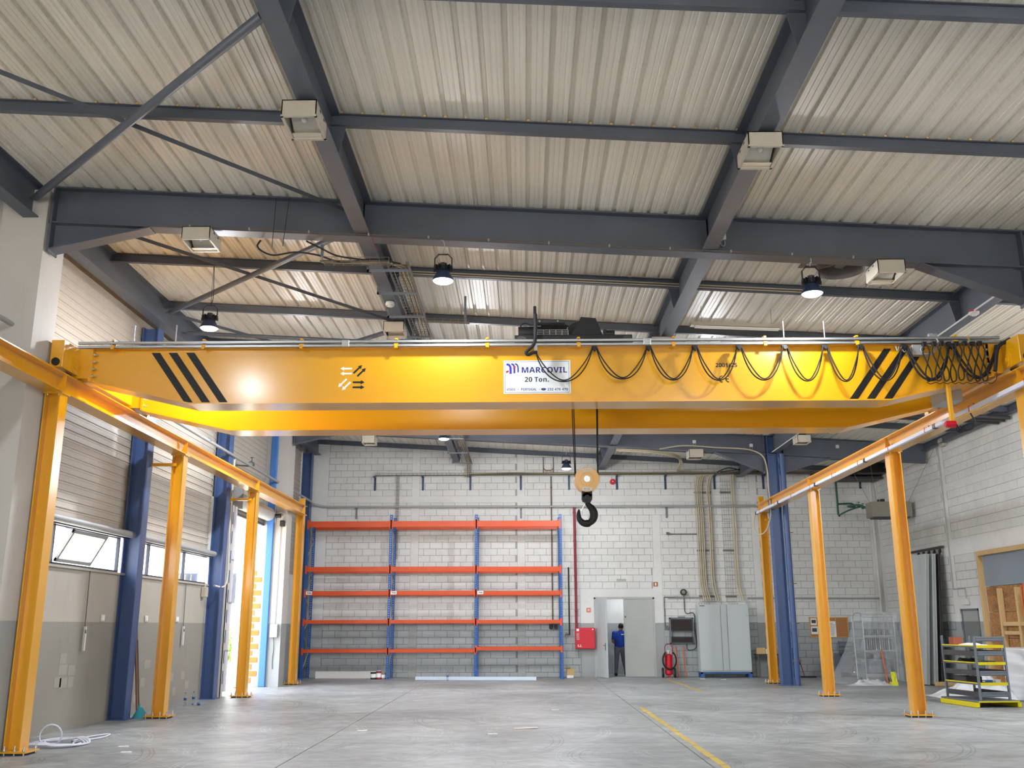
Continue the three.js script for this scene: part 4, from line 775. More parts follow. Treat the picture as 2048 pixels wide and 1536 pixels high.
{ // galvanised pipe along the left wall, turning along the far wall
  const t = thing('galvanised_pipe', 'long galvanised pipe along the left wall and across the far block wall', 'pipe', [-7.5, 6, -20]);
  part('pipe', [bar(V(-7.5, 6.07, ZF - 0.2), V(-7.5, 5.98, -33.9), 0.038, 12), tube([[-7.5, 5.98, -33.85], [-7.46, 5.93, -34.1], [-7.2, 5.85, -34.26], [-6.9, 5.82, -34.27]], 0.036, 10), bar(V(-6.95, 5.82, -34.27), V(9.0, 5.8, -34.27), 0.036, 12)], M.pipeGrey, t);
  for (const z of [-16.0, -22.6, -26.2, -29.6]) part('coupling', cyl(-7.5, 6.03, z, 0.05, 0.1, 'z', 14), M.zinc, t);
  part('valve', [cyl(-7.5, 6.06, -26.3, 0.07, 0.16, 'z', 14), bar(V(-7.5, 6.06, -26.3), V(-7.5, 6.24, -26.3), 0.015), cyl(-7.5, 6.24, -26.3, 0.05, 0.012, 'y', 14), bar(V(-7.5, 6.0, -26.35), V(-7.85, 5.98, -26.0), 0.02)], M.pipeDark, t);
  for (const x of [-5.95, -0.09, 5.07, 8.9]) part('wall_bracket', [box(x - 0.03, x + 0.03, 5.4, 5.78, -34.4, -34.37), box(x - 0.03, x + 0.03, 5.74, 5.78, -34.4, -34.22)], M.slate, t);
  for (const z of [-14.4, -19.2, -24.5]) part('wall_bracket', box(-7.85, -7.48, 6.0, 6.03, z - 0.02, z + 0.02), M.pipeDark, t);
}
{ // horizontal tray high on the far wall
  const t = thing('wall_cable_tray', 'horizontal cable tray on dark brackets high across the far block wall', 'cable tray', [2, 6.9, -34.2]);
  const l = []; basket(V(-5.3, 6.93, -34.25), V(12.3, 6.93, -34.25), 0.2, 0.08, V(0, 1, 0), l); part('basket', l, M.wire, t);
  const cab = (k) => { const p = []; for (let x = -1.95; x <= 12.2; x += 0.8) p.push([x, 6.955 + 0.018 * (k % 3) + rr(-0.01, 0.012), -34.17 - 0.03 * k]); return p; };
  for (let k = 0; k < 5; k++) part('cable', tube(cab(k), 0.018, 6, 60), k === 1 || k === 4 ? M.cableBeige : M.cableBrown, t);
  for (const x of [-5.32, -3.6, -1.9, -0.09, 1.63, 3.34, 5.07, 6.82, 8.56, 10.3, 12.0]) part('bracket', [box(x - 0.035, x + 0.035, 6.41, 6.92, ZB, ZB + 0.03), box(x - 0.035, x + 0.035, 6.86, 6.9, ZB, ZB + 0.28)], M.navy, t);
  part('slack_loop', [tube([[6.9, 7.0, -34.2], [7.3, 7.14, -34.15], [7.8, 7.06, -34.2], [8.15, 7.16, -34.2], [8.4, 7.0, -34.2]], 0.02), tube([[7.0, 7.0, -34.15], [7.5, 7.06, -34.15], [8.05, 7.13, -34.15], [8.35, 7.05, -34.15]], 0.016)], M.rubber, t);
}
function dropTray(x0, x1, y0, y1, label, cables, bend) {
  const t = thing('drop_cable_tray', label, 'cable tray', [(x0 + x1) / 2, y0, ZB]);
  const l = []; basket(V((x0 + x1) / 2, y0, ZB + 0.05), V((x0 + x1) / 2, y1, ZB + 0.05), x1 - x0, 0, V(0, 0, 1), l); part('basket', l, M.wire, t);
  for (const [x, r] of cables) part('cable', tube([[x + bend * 0.5, y1 + 0.14, ZB + 0.1], [x + bend * 0.2, y1 + 0.1, ZB + 0.09], [x, y1 - 0.25, ZB + 0.09], [x + 0.01, y1 - 1.5, ZB + 0.09], [x, y0 + 1.3, ZB + 0.09], [x + 0.02, y0 + 0.5, ZB + 0.1], [x + 0.1, y0 + 0.04, ZB + 0.2]], r, 6, 50), M.cableBeige, t);
  for (const y of [y0 + 0.18, y1 - 0.5, (y0 + y1) / 2 - 0.4]) part('strap', box(x0 - 0.02, x1 + 0.02, y - 0.03, y + 0.03, ZB, ZB + 0.04), M.pipeDark, t);
}
dropTray(6.1, 6.66, 2.5, 6.8, 'left of the two upright cable runs rising from the electrical cabinet', [[6.13, 0.024], [6.2, 0.024], [6.27, 0.024], [6.34, 0.024], [6.55, 0.034], [6.62, 0.024]], 0.6);
dropTray(7.02, 7.36, 2.5, 6.8, 'right of the two upright cable runs rising from the electrical cabinet', [[7.4, 0.026], [7.48, 0.026]], 0.05);
{
  const t = thing('arch_conduit', 'beige conduit bundle arching down the wall near the far girder', 'conduit', [5.2, 6.8, -30]);
  for (let k = 0; k < 3; k++) part('cable', tube([[2.9, 7.0 + k * 0.03, -29.75], [4.1, 6.93 + k * 0.03, -29.8], [4.8, 6.86 + k * 0.04, -30.2], [5.15 + k * 0.04, 6.9, -31.5], [5.35 + k * 0.05, 6.98, -33.5], [5.5 + k * 0.05, 7.05, -34.2], [5.5 + k * 0.05, 6.95, -34.28]], 0.022, 6, 50), M.cableBeige, t);
}
{
  const t = thing('post_conduit', 'beige cable along the far girder that turns down the blue post', 'conduit', [6.5, 6.9, -29.4]);
  part('cable', tube([[4.2, 6.98, -29.4], [4.9, 7.08, -29.4], [5.9, 7.02, -29.4], [7.0, 6.93, -29.38], [7.34, 6.75, -29.36], [7.45, 6.4, -29.36], [7.46, 5.8, -29.35], [7.49, 5.0, -29.4], [7.49, 4.7, -29.7], [7.42, 4.48, -30.0], [7.3, 4.42, -30.2], [7.2, 4.52, -30.27], [7.16, 4.8, -30.3], [7.22, 5.06, -30.3]], 0.022, 6, 70), M.cableBeige, t);
}
const vpipe = (name, label, x, y0, y1, r, m, group) => single(name, label, 'pipe', [cyl(x, (y0 + y1) / 2, ZB + 0.04, r, y1 - y0, 'y', 12), cbox(x, y0 + 0.3, ZB + 0.02, r * 3, 0.03, 0.05), cbox(x, y1 - 0.4, ZB + 0.02, r * 3, 0.03, 0.05)], m);
{
  const t = thing('red_pipe', 'dark red water pipe dropping to the red hose cabinet', 'pipe', [1.8, 1.64, ZB + 0.06]);
  part('pipe', [cyl(1.8, 3.7, ZB + 0.06, 0.045, 4.15, 'y', 16)], M.redPipe, t);
  for (const y of [2.2, 3.4, 4.6, 5.6]) part('clamp', cyl(1.8, y, ZB + 0.06, 0.055, 0.035, 'y', 16), M.redPipe, t);
}
vpipe('brown_conduit', 'thin brown conduit falling behind the right rack bay to two sockets', 0.99, 1.75, 6.9, 0.024, M.cableBrown);
{
  const t = thing('black_pipe', 'thin black pipe with a tap between rack and hose cabinet', 'pipe', [1.56, 1.38, ZB + 0.05]);
  part('pipe', cyl(1.56, 2.54, ZB + 0.05, 0.026, 2.3, 'y', 12), M.black, t); part('tap', [bar(V(1.56, 1.42, ZB + 0.05), V(1.42, 1.42, ZB + 0.14), 0.02), bar(V(1.42, 1.42, ZB + 0.14), V(1.4, 1.36, ZB + 0.16), 0.016), cbox(1.44, 1.47, ZB + 0.12, 0.08, 0.02, 0.02)], M.pipeDark, t);
}
{
  const t = thing('wall_ladder_tray', 'narrow wire ladder hanging on the wall above the first rack post', 'cable tray', [-4.5, 5.2, ZB]);
  const l = []; basket(V(-4.5, 4.0, ZB + 0.04), V(-4.5, 6.93, ZB + 0.04), 0.11, 0, V(0, 0, 1), l); part('basket', l, M.cableBrown, t);
}
{
  const t = thing('twin_conduit', 'pair of brown conduits joined by small boxes above the wall tray', 'conduit', [0.9, 6.9, ZB]);
  part('tubes', [bar(V(0.72, 6.93, ZB + 0.03), V(0.72, 7.6, ZB + 0.03), 0.016), bar(V(1.08, 6.93, ZB + 0.03), V(1.08, 7.6, ZB + 0.03), 0.016), tube([[0.72, 7.2, ZB + 0.04], [0.8, 7.12, ZB + 0.04], [1.0, 7.12, ZB + 0.04], [1.08, 7.2, ZB + 0.04]], 0.014)], M.cableBrown, t);
  part('boxes', [cbox(0.84, 7.06, ZB + 0.04, 0.08, 0.06, 0.06), cbox(0.98, 7.06, ZB + 0.04, 0.08, 0.06, 0.06)], M.cableBeige, t);
}
single('wall_conduit', 'short horizontal conduit with a box end, left of the upright cable runs', 'conduit', [bar(V(5.1, 4.83, ZB + 0.03), V(6.1, 4.83, ZB + 0.03), 0.016), cbox(5.08, 4.85, ZB + 0.04, 0.1, 0.09, 0.08)], M.pipeDark);
single('skirting_conduit', 'grey trunking along the far wall from cabinet to the right corner', 'conduit', [bar(V(5.0, 2.62, ZB + 0.04), V(6.2, 2.64, ZB + 0.04), 0.02), bar(V(7.75, 2.62, ZB + 0.04), V(12.3, 2.6, ZB + 0.04), 0.03)], M.pipeGrey);
vpipe('corner_pipe', 'pale pipe standing in the far right corner', 12.34, 1.9, 6.7, 0.04, M.white);

// ---------------------------------------------------------------- fittings on the far wall
{
  const t = thing('alarm_sounder', 'round red alarm sounder on the wall right of the hook block', 'alarm', [3.19, 6.69, ZB]);
  part('body', [cyl(3.19, 6.69, ZB + 0.05, 0.1, 0.1, 'z', 28), cyl(3.19, 6.69, ZB + 0.11, 0.07, 0.04, 'z', 28, 0.05)], M.red, t); part('cap', cyl(3.19, 6.69, ZB + 0.14, 0.02, 0.02, 'z', 14), M.white, t);
}
{
  const t = thing('hose_cabinet', 'red fire hose cabinet on the wall left of the grey door', 'cabinet', [2.09, 0.93, ZB]);
  const z = ZB + 0.22;
  part('case', rbox(2.09, 1.285, ZB + 0.1, 0.68, 0.7, 0.2, 0.01), M.red, t);
  const d = part('door', rbox(2.09, 1.285, ZB + 0.21, 0.66, 0.68, 0.02, 0.006), M.red, t);
  const sgn = (f) => canvasMat(128, 128, (c, w, h) => { c.fillStyle = '#d8d3cf'; c.fillRect(0, 0, w, h); f(c); });
  part('notice', box(1.79, 1.88, 1.52, 1.6, z, z + 0.002), M.paper, d); part('notice', box(2.33, 2.37, 1.56, 1.6, z, z + 0.002), M.paper, d);
  decal('hose_symbol', 1.79, 1.88, 1.36, 1.46, z + 0.001, sgn((c) => { c.fillStyle = '#c8102a'; c.fillRect(8, 8, 112, 112); c.strokeStyle = '#eee'; c.lineWidth = 10; c.beginPath(); c.arc(64, 64, 30, 0, 7); c.stroke(); }), d);
  decal('extinguisher_symbol', 1.8, 1.88, 1.24, 1.34, z + 0.001, sgn((c) => { c.fillStyle = '#a80d22'; c.fillRect(12, 12, 104, 104); c.strokeStyle = '#eee'; c.lineWidth = 8; c.strokeRect(30, 30, 68, 68); }), d);
  part('lettering', text('S.I.', 1.82, 1.0, z, 0.075), M.paper, d);
}
function signPlate(label, x, y, w, h, bg, draw) { const t = thing('wall_sign', label, 'sign', [x, y, ZB]); part('plate', box(x - w / 2, x + w / 2, y - h / 2, y + h / 2, ZB, ZB + 0.012), M.paper, t); decal('print', x - w / 2, x + w / 2, y - h / 2, y + h / 2, ZB + 0.0126, canvasMat(128, 128, (c) => { c.fillStyle = bg; c.fillRect(0, 0, 128, 128); draw(c); }), t); }
signPlate('small square orange-red sign left of the grey door', 2.235, 2.23, 0.15, 0.15, '#c9785e', (c) => { c.fillStyle = '#e9b39f'; c.beginPath(); c.arc(64, 64, 34, 0, 7); c.fill(); });
signPlate('small square brown and white sign right above the grey door', 4.59, 3.1, 0.16, 0.15, '#a8603c', (c) => { c.fillStyle = '#f0e6da'; c.fillRect(44, 24, 40, 80); });
signPlate('faint grey nameplate on the blocks above the doorway', 3.4, 3.24, 0.34, 0.1, '#b9b9b2', (c) => { c.fillStyle = '#7e7e78'; for (let i = 0; i < 9; i++) c.fillRect(8 + i * 13, 40, 8, 20 + (i % 3) * 8); });
for (const [x, w] of [[0.92, 'left'], [1.09, 'right']]) { const t = thing('wall_socket', w + ' one of two black wall sockets under the brown conduit', 'socket', [x, 1.6, ZB]); part('housing', rbox(x, 1.68, ZB + 0.04, 0.12, 0.16, 0.08, 0.015), M.black, t); part('plug', cyl(x, 1.62, ZB + 0.09, 0.04, 0.06, 'z', 16), M.black, t); }
{
  const t = thing('wall_lamp', 'round dark bulkhead lamp above the wall display cases', 'lamp', [5.54, 2.8, ZB]);
  part('body', cyl(5.54, 2.82, ZB + 0.05, 0.11, 0.1, 'z', 28), M.black, t); part('glass', new THREE.SphereGeometry(0.075, 20, 12).scale(1, 1, 0.6).translate(5.54, 2.82, ZB + 0.1), M.heater, t);
  part('cable', tube([[5.55, 2.7, ZB + 0.03], [5.56, 2.4, ZB + 0.03], [5.57, 2.15, ZB + 0.03], [5.62, 2.1, ZB + 0.04], [5.85, 2.12, ZB + 0.03], [5.88, 1.6, ZB + 0.03], [5.88, 0.95, ZB + 0.03], [5.6, 0.9, ZB + 0.03], [5.58, 1.08, ZB + 0.03]], 0.013), M.rubber, t);
  part('feed_conduit', [bar(V(4.86, 2.66, ZB + 0.03), V(6.15, 2.65, ZB + 0.03), 0.014), bar(V(4.86, 2.66, ZB + 0.03), V(4.86, 1.66, ZB + 0.03), 0.014), cbox(4.9, 1.64, ZB + 0.04, 0.1, 0.12, 0.07)], M.pipeDark, t);
}
{
  const t = thing('display_case', 'grey wall frame holding two dark glazed boxes beside the cabinet', 'wall case', [5.4, 1.09, ZB]);
  const z = ZB + 0.04;
  part('frame', [box(5.0, 5.05, 1.1, 1.96, ZB, z + 0.1), box(5.77, 5.82, 1.1, 1.96, ZB, z + 0.1), box(5.0, 5.82, 1.92, 1.97, ZB, z + 0.1), box(5.0, 5.82, 1.1, 1.13, ZB, z + 0.1)], M.slate, t);
  for (const [y0, y1] of [[1.52, 1.9], [1.13, 1.32]]) { const c = part('case', [box(5.04, 5.79, y0, y1, ZB + 0.005, z + 0.12)], M.black, t); part('pane', box(5.08, 5.74, y0 + 0.03, y1 - 0.03, z + 0.12, z + 0.126), M.darkGlass, c); }
  part('cap', [bar(V(5.3, 1.98, z + 0.05), V(5.55, 1.98, z + 0.05), 0.02)], M.slate, t);
}
{
  const t = thing('electrical_cabinet', 'tall pale grey electrical cabinet with two doors on a blue plinth', 'cabinet', [6.85, 0, -34.1]);
  const x0 = 5.93, x1 = 7.65, zf = -33.85, y0 = 0.18, y1 = 2.4;
  part('body', rbox((x0 + x1) / 2, (y0 + y1) / 2, (zf + ZB) / 2 + 0.02, x1 - x0, y1 - y0, zf - ZB - 0.06, 0.01), M.cabinet, t);
  part('plinth', [box(x0, x1, 0.12, y0, zf - 0.05, zf), box(x0, x0 + 0.12, 0, 0.12, zf - 0.1, zf), box(x1 - 0.12, x1, 0, 0.12, zf - 0.1, zf), box(x0, x1, 0.12, y0, ZB + 0.06, ZB + 0.12), box(x0, x0 + 0.12, 0, 0.12, ZB + 0.06, ZB + 0.14), box(x1 - 0.12, x1, 0, 0.12, ZB + 0.06, ZB + 0.14), box(x0, x0 + 0.06, 0.12, y0, ZB + 0.1, zf), box(x1 - 0.06, x1, 0.12, y0, ZB + 0.1, zf)], M.skirt, t);
  for (const [a, b] of [[x0 + 0.015, 6.67], [6.69, 6.885], [6.905, x1 - 0.015]]) part(b - a > 0.4 ? 'door' : 'centre_panel', rbox((a + b) / 2, (y0 + y1) / 2 + 0.01, zf + 0.012, b - a, y1 - y0 - 0.07, 0.024, 0.005), M.cabinet, t);
  part('nameplate', box(5.98, 6.15, 2.335, 2.36, zf + 0.024, zf + 0.027), M.dark, t);
  for (const x of [6.6, 7.56]) part('lock', cyl(x, 2.0, zf + 0.03, 0.014, 0.014, 'z', 12), M.pipeGrey, t);
  for (let i = 0; i < 9; i++) part('gland', cyl(6.02 + (i > 4 ? 0.6 : 0) + i * 0.09, 2.42, -34.15, 0.024, 0.05, 'y', 10), M.pipeGrey, t);
}
// double door in the far wall
{
  const g = structGroup('door_1'), [a, b, h] = DOOR;
  part('door_frame', [box(a - 0.02, a + 0.04, 0, h, ZB - 0.2, ZB + 0.012), box(b - 0.04, b + 0.02, 0, h, ZB - 0.2, ZB + 0.012), box(a - 0.02, b + 0.02, h - 0.05, h + 0.02, ZB - 0.2, ZB + 0.012)], M.doorGrey, g);
  part('door_leaf', rbox((3.45 + b - 0.04) / 2, h / 2 - 0.02, ZB - 0.03, b - 0.04 - 3.45, h - 0.06, 0.05, 0.006), M.doorGrey, g);
  const s = new THREE.Group(); s.name = 'open_leaf'; s.position.set(a + 0.05, 0, ZB + 0.02); s.rotation.y = -1.27; g.add(s);
  local('door_leaf', rbox(0.48, h / 2 - 0.01, 0, 0.96, h - 0.06, 0.05, 0.006), M.cabinet, s);
  local('door_handle', [rbox(0.88, 1.02, 0.035, 0.05, 0.24, 0.012), bar(V(0.88, 1.06, 0.06), V(0.76, 1.06, 0.06), 0.011), bar(V(0.88, 1.06, 0.03), V(0.88, 1.06, 0.065), 0.011), rbox(0.88, 1.02, -0.035, 0.05, 0.24, 0.012), bar(V(0.88, 1.06, -0.06), V(0.76, 1.06, -0.06), 0.011), bar(V(0.88, 1.06, -0.03), V(0.88, 1.06, -0.065), 0.011)], M.pipeDark, s);
  part('door_stop', cyl(3.5, 2.0, ZB + 0.005, 0.02, 0.03, 'z', 12), M.black, g);
}
{ // grey door in the right wall
  const g = structGroup('door_2');
  part('door_frame', [box(XR - 0.01, XR + 0.2, 0, 2.14, -28.5, -28.44), box(XR - 0.01, XR + 0.2, 0, 2.14, -27.48, -27.42), box(XR - 0.01, XR + 0.2, 2.08, 2.14, -28.5, -27.42)], M.slate, g);
  part('door_leaf', box(XR + 0.03, XR + 0.09, 0.01, 2.08, -28.44, -27.48), M.cabinet, g);
  part('door_handle', bar(V(XR + 0.0, 1.05, -27.58), V(XR + 0.0, 1.05, -27.72), 0.012), M.pipeDark, g);
}

// ---------------------------------------------------------------- pallet rack
{
  const t = thing('pallet_rack', 'empty three-bay pallet rack with blue posts and orange beams at the far wall', 'rack', [-3, 0, -33.7]);
  const zf = -33.2, zb = -34.22, posts = [-7.4, -4.54, -1.62, 1.25], H = [5.3, 5.42, 5.42, 5.42], lv = [[5.2, 5.0, 5.2], [3.66, 3.5, 3.65], [2.86, 2.72, 2.85], [1.91, 1.79, 1.9], [0.955, 0.85, 1.02]];
  posts.forEach((x, i) => {
    for (const z of [zf, zb]) {
      const p = part('upright', [box(x - 0.045, x - 0.041, 0.01, H[i], z - 0.06, z), box(x + 0.041, x + 0.045, 0.01, H[i], z - 0.06, z), box(x - 0.045, x - 0.017, 0.01, H[i], z - 0.004, z), box(x + 0.017, x + 0.045, 0.01, H[i], z - 0.004, z), ...Array.from({ length: Math.floor(H[i] / 0.075) }, (_, k) => cbox(x, 0.06 + k * 0.075, z - 0.002, 0.036, 0.042, 0.004))], M.rackBlue, t);
      part('foot_plate', box(x - 0.07, x + 0.07, 0, 0.01, z - 0.09, z + 0.03), M.rackBlue, p);
    }
    let up = true; for (let y = 0.25; y < H[i] - 0.5; y += 0.62) { part('lacing', flat(V(x, up ? y : y + 0.6, zf - 0.06), V(x, up ? y + 0.6 : y, zb), 0.025, 0.02, V(1, 0, 0)), M.pipeGrey, t); up = !up; }
  });
  for (let b = 0; b < 3; b++) lv.forEach(([y1, y0, yr], l) => {
    const top = b === 2 ? yr : y1, hgt = y1 - y0, yy = top - hgt, x0 = posts[b] + 0.045, x1 = posts[b + 1] - 0.045;
    for (const z of [zf, zb]) {
      const m = part('beam', [rbox((x0 + x1) / 2, top - hgt / 2, z - 0.01, x1 - x0, hgt, 0.05, 0.006), box(x0, x1, top - hgt * 0.42, top - hgt * 0.4, z + 0.014, z + 0.019)], M.orange, t);
      if (z === zf) for (const x of [x0 - 0.03, x1 + 0.03]) part('connector', box(x - 0.035, x + 0.035, yy - 0.07, top + 0.05, z + 0.001, z + 0.008), M.orange, m);
    }
  });
  ['P44', 'P45', 'P46'].forEach((s, i) => { const x = posts[i] + 0.05; part('tag_plate', box(x, x + 0.2, 2.74, 2.85, zf + 0.02, zf + 0.026), M.paper, t); part('tag_lettering', text(s, x + 0.035, 2.765, zf + 0.026, 0.06), M.black, t); });
}
// things at the foot of the rack
{
  const t = thing('white_plank', 'long white board lying under the left rack bay', 'board', [-5.9, 0, -33.7]); part('board', rbox(-6.1, 0.115, -33.9, 1.92, 0.23, 0.05, 0.008), M.white, t);
}
function can(x, z, r, h, label, body, lid) { const t = thing('paint_can', label, 'can', [x, 0, z]); part('body', cyl(x, h / 2, z, r, h, 'y', 24), body, t); part('lid', [cyl(x, h + 0.008, z, r * 0.96, 0.016, 'y', 24), new THREE.TorusGeometry(r, 0.007, 6, 24).rotateX(Math.PI / 2).translate(x, h, z)], lid, t); part('paper_label', cyl(x, h * 0.48, z, r + 0.002, h * 0.5, 'y', 24), M.paper, t); part('wire_handle', new THREE.TorusGeometry(r * 0.95, 0.004, 5, 20, Math.PI).rotateX(-1.2).translate(x, h * 0.85, z + r * 0.3), M.wire, t); }
can(-5.0, -33.3, 0.1, 0.24, 'white and dark paint can, left one under the rack', M.black, M.white);
can(-4.82, -33.25, 0.085, 0.27, 'red paint can with pale lid under the rack', M.redPipe, M.paleSteel);
can(-4.68, -33.35, 0.085, 0.2, 'pale small paint can right beside the second rack post', M.heater, M.wood);
{
  const t = thing('metal_profile', 'long bright metal channel lying on the floor before the rack', 'channel', [-1.8, 0, -33.0]);
  const a = V(-3.55, 0.01, -32.7), b = V(0.38, 0.01, -32.35);
  part('channel', [flat(a.clone().add(V(0, 0.05, 0)), b.clone().add(V(0, 0.05, 0)), 0.006, 0.1), flat(a.clone().add(V(0.0, 0.0, -0.06)), b.clone().add(V(0, 0, -0.06)), 0.13, 0.006), flat(a.clone().add(V(0, 0.05, -0.12)), b.clone().add(V(0, 0.05, -0.12)), 0.006, 0.1)], M.paleSteel, t);
}
function bottle(x, y, z, label, lying) {
  const t = thing('water_bottle', label, 'bottle', [x, y, z]); const p = [[0, 0], [0.032, 0.002], [0.034, 0.02], [0.03, 0.07], [0.034, 0.11], [0.034, 0.18], [0.026, 0.22], [0.012, 0.25], [0.011, 0.27]].map(([a, b]) => new THREE.Vector2(a, b));
  const s = new THREE.Group(); s.name = 'vessel'; t.add(s); if (lying) { s.rotation.set(0, 0.6, Math.PI / 2); s.position.y = 0.034; }
  local('body', new THREE.LatheGeometry(p, 20), M.water, s); local('cap', cyl(0, 0.278, 0, 0.014, 0.02, 'y', 14), M.skirt, s); local('band', cyl(0, 0.145, 0, 0.0345, 0.05, 'y', 20), M.skirt, s);
}
bottle(-2.47, 0, -32.3, 'clear plastic bottle standing before the bright metal channel');
bottle(-7.45, 0, -22.7, 'clear water bottle with blue band standing at the left wall');
bottle(-7.52, 0, -22.35, 'empty clear bottle nearest the second yellow leg at the wall');
bottle(-7.15, 0, -22.6, 'clear water bottle lying on the floor by the left wall', true);
{ const t = thing('carton', 'small beige carton at the foot of the last rack post', 'box', [1.55, 0, -33.95]); part('box', rbox(1.55, 0.2, -33.95, 0.24, 0.22, 0.24, 0.006), M.wood, t); part('foam_block', rbox(1.54, 0.045, -33.95, 0.22, 0.09, 0.22, 0.01), M.paper, t); part('flap', [flat(V(1.44, 0.31, -33.84), V(1.44, 0.34, -33.72), 0.2, 0.006)], M.wood, t); }
{
  const t = thing('wheeled_extinguisher', 'red wheeled fire extinguisher with coiled black hose right of the door', 'fire extinguisher', [4.88, 0, -34.0]);
  const x = 4.87, z = -33.95;
  part('cylinder', [cyl(x, 0.42, z, 0.13, 0.56, 'y', 28), new THREE.SphereGeometry(0.13, 24, 12).scale(1, 0.6, 1).translate(x, 0.7, z), new THREE.SphereGeometry(0.13, 24, 12).scale(1, 0.5, 1).translate(x, 0.14, z)], M.red, t);
  part('valve', [cyl(x, 0.82, z, 0.03, 0.1, 'y', 14), cbox(x, 0.87, z, 0.12, 0.03, 0.03)], M.chrome, t);
  part('frame', [tube([[x - 0.1, 0.12, z + 0.02], [x - 0.11, 0.6, z + 0.1], [x - 0.12, 1.0, z + 0.08], [x - 0.06, 1.08, z + 0.06], [x + 0.06, 1.08, z + 0.06], [x + 0.12, 1.0, z + 0.08], [x + 0.11, 0.6, z + 0.1], [x + 0.1, 0.12, z + 0.02]], 0.015), cbox(x, 0.05, z + 0.1, 0.1, 0.1, 0.05)], M.redPipe, t);
  for (const s of [-1, 1]) { const w = part('wheel', cyl(x + s * 0.2, 0.16, z - 0.02, 0.16, 0.05, 'x', 28), M.rubber, t); part('hub', cyl(x + s * 0.2, 0.16, z - 0.02, 0.07, 0.056, 'x', 20), M.slate, w); }
  part('hose', [0, 1, 2].map((k) => new THREE.TorusGeometry(0.25 - k * 0.015, 0.014, 8, 36, 5.2).rotateZ(2.1).scale(0.95, 1.25, 1).translate(x + 0.01, 0.57, z + 0.15 + k * 0.02)), M.rubber, t);
}
single('copper_rod', 'reddish rod leaning on the wall right beside the wheeled extinguisher', 'rod', [bar(V(5.22, 0.01, -34.0), V(5.18, 1.0, -34.38), 0.022)], M.stick);
single('copper_rod', 'reddish rod leaning on the wall nearer to the grey cabinet', 'rod', [bar(V(5.45, 0.01, -34.0), V(5.44, 1.0, -34.38), 0.022)], M.stick);
{ // desk and chair behind the cabinet
  const t = thing('side_table', 'small dark table behind the farthest right yellow leg', 'table', [8.2, 0, -34]);
  part('table_top', rbox(8.25, 0.74, -34.05, 0.85, 0.03, 0.5, 0.006), M.dark, t); for (const x of [7.88, 8.62]) for (const z of [-33.84, -34.26]) part('leg', box(x - 0.018, x + 0.018, 0, 0.725, z - 0.018, z + 0.018), M.pipeDark, t);
  const b = thing('carton', 'pale carton on the small dark table by the cabinet', 'box', [8.15, 0.755, -34.05]); part('box', rbox(8.0, 0.86, -34.05, 0.3, 0.2, 0.25, 0.005), M.wood, b); part('paper_stack', rbox(8.3, 0.84, -34.05, 0.28, 0.16, 0.22, 0.005), M.paper, b);
  const c = thing('office_chair', 'black chair half hidden behind the blue post', 'chair', [8.95, 0, -33.6]);
  part('seat', rbox(8.95, 0.47, -33.6, 0.44, 0.07, 0.44, 0.03), M.black, c); part('backrest', rbox(8.95, 0.76, -33.83, 0.42, 0.4, 0.05, 0.02), M.black, c); part('stem', cyl(8.95, 0.26, -33.6, 0.025, 0.36), M.chrome, c); for (let k = 0; k < 5; k++) part('foot', bar(V(8.95, 0.1, -33.6), V(8.95 + 0.27 * Math.cos(k * 1.257), 0.03, -33.6 + 0.27 * Math.sin(k * 1.257)), 0.02), M.black, c);
}
{ const t = thing('floor_squeegee', 'floor squeegee with a red handle leaning right of the blue post', 'squeegee', [9.2, 0, -33.9]); part('handle', bar(V(9.35, 0.05, -33.75), V(9.15, 1.5, -34.35), 0.014), M.redPipe, t); part('blade', rbox(9.4, 0.03, -33.75, 0.7, 0.05, 0.05, 0.01), M.black, t); }
{
  const t = thing('notice_board', 'brown cork notice board with papers on the far wall', 'notice board', [10.4, 1.3, ZB]);
  part('cork', box(9.83, 11.15, 1.3, 1.95, ZB, ZB + 0.02), M.cork, t); part('board_frame', [box(9.82, 11.16, 1.94, 1.97, ZB, ZB + 0.03), box(9.82, 11.16, 1.28, 1.31, ZB, ZB + 0.03), box(9.82, 9.85, 1.28, 1.97, ZB, ZB + 0.03), box(11.13, 11.16, 1.28, 1.97, ZB, ZB + 0.03), box(10.72, 10.74, 1.3, 1.95, ZB, ZB + 0.026)], M.wood, t);
  const print = (i) => canvasMat(96, 128, (c) => { c.fillStyle = '#eeeeea'; c.fillRect(0, 0, 96, 128); c.fillStyle = '#9aa4a8'; if (i < 2) { c.fillStyle = '#3a3f48'; c.fillRect(14, 30, 68, 60); } else for (let k = 0; k < 9; k++) c.fillRect(12, 14 + k * 12, 40 + (k * 29) % 32, 5); });
  [[9.87, 10.08, 1.7, 1.93], [9.87, 10.1, 1.4, 1.66], [10.5, 10.74, 1.31, 1.83]].forEach(([a, b, c, d], i) => { part('sheet', box(a, b, c, d, ZB + 0.02, ZB + 0.0235), M.paper, t); decal('sheet_print', a, b, c, d, ZB + 0.0242, print(i), t); });
}
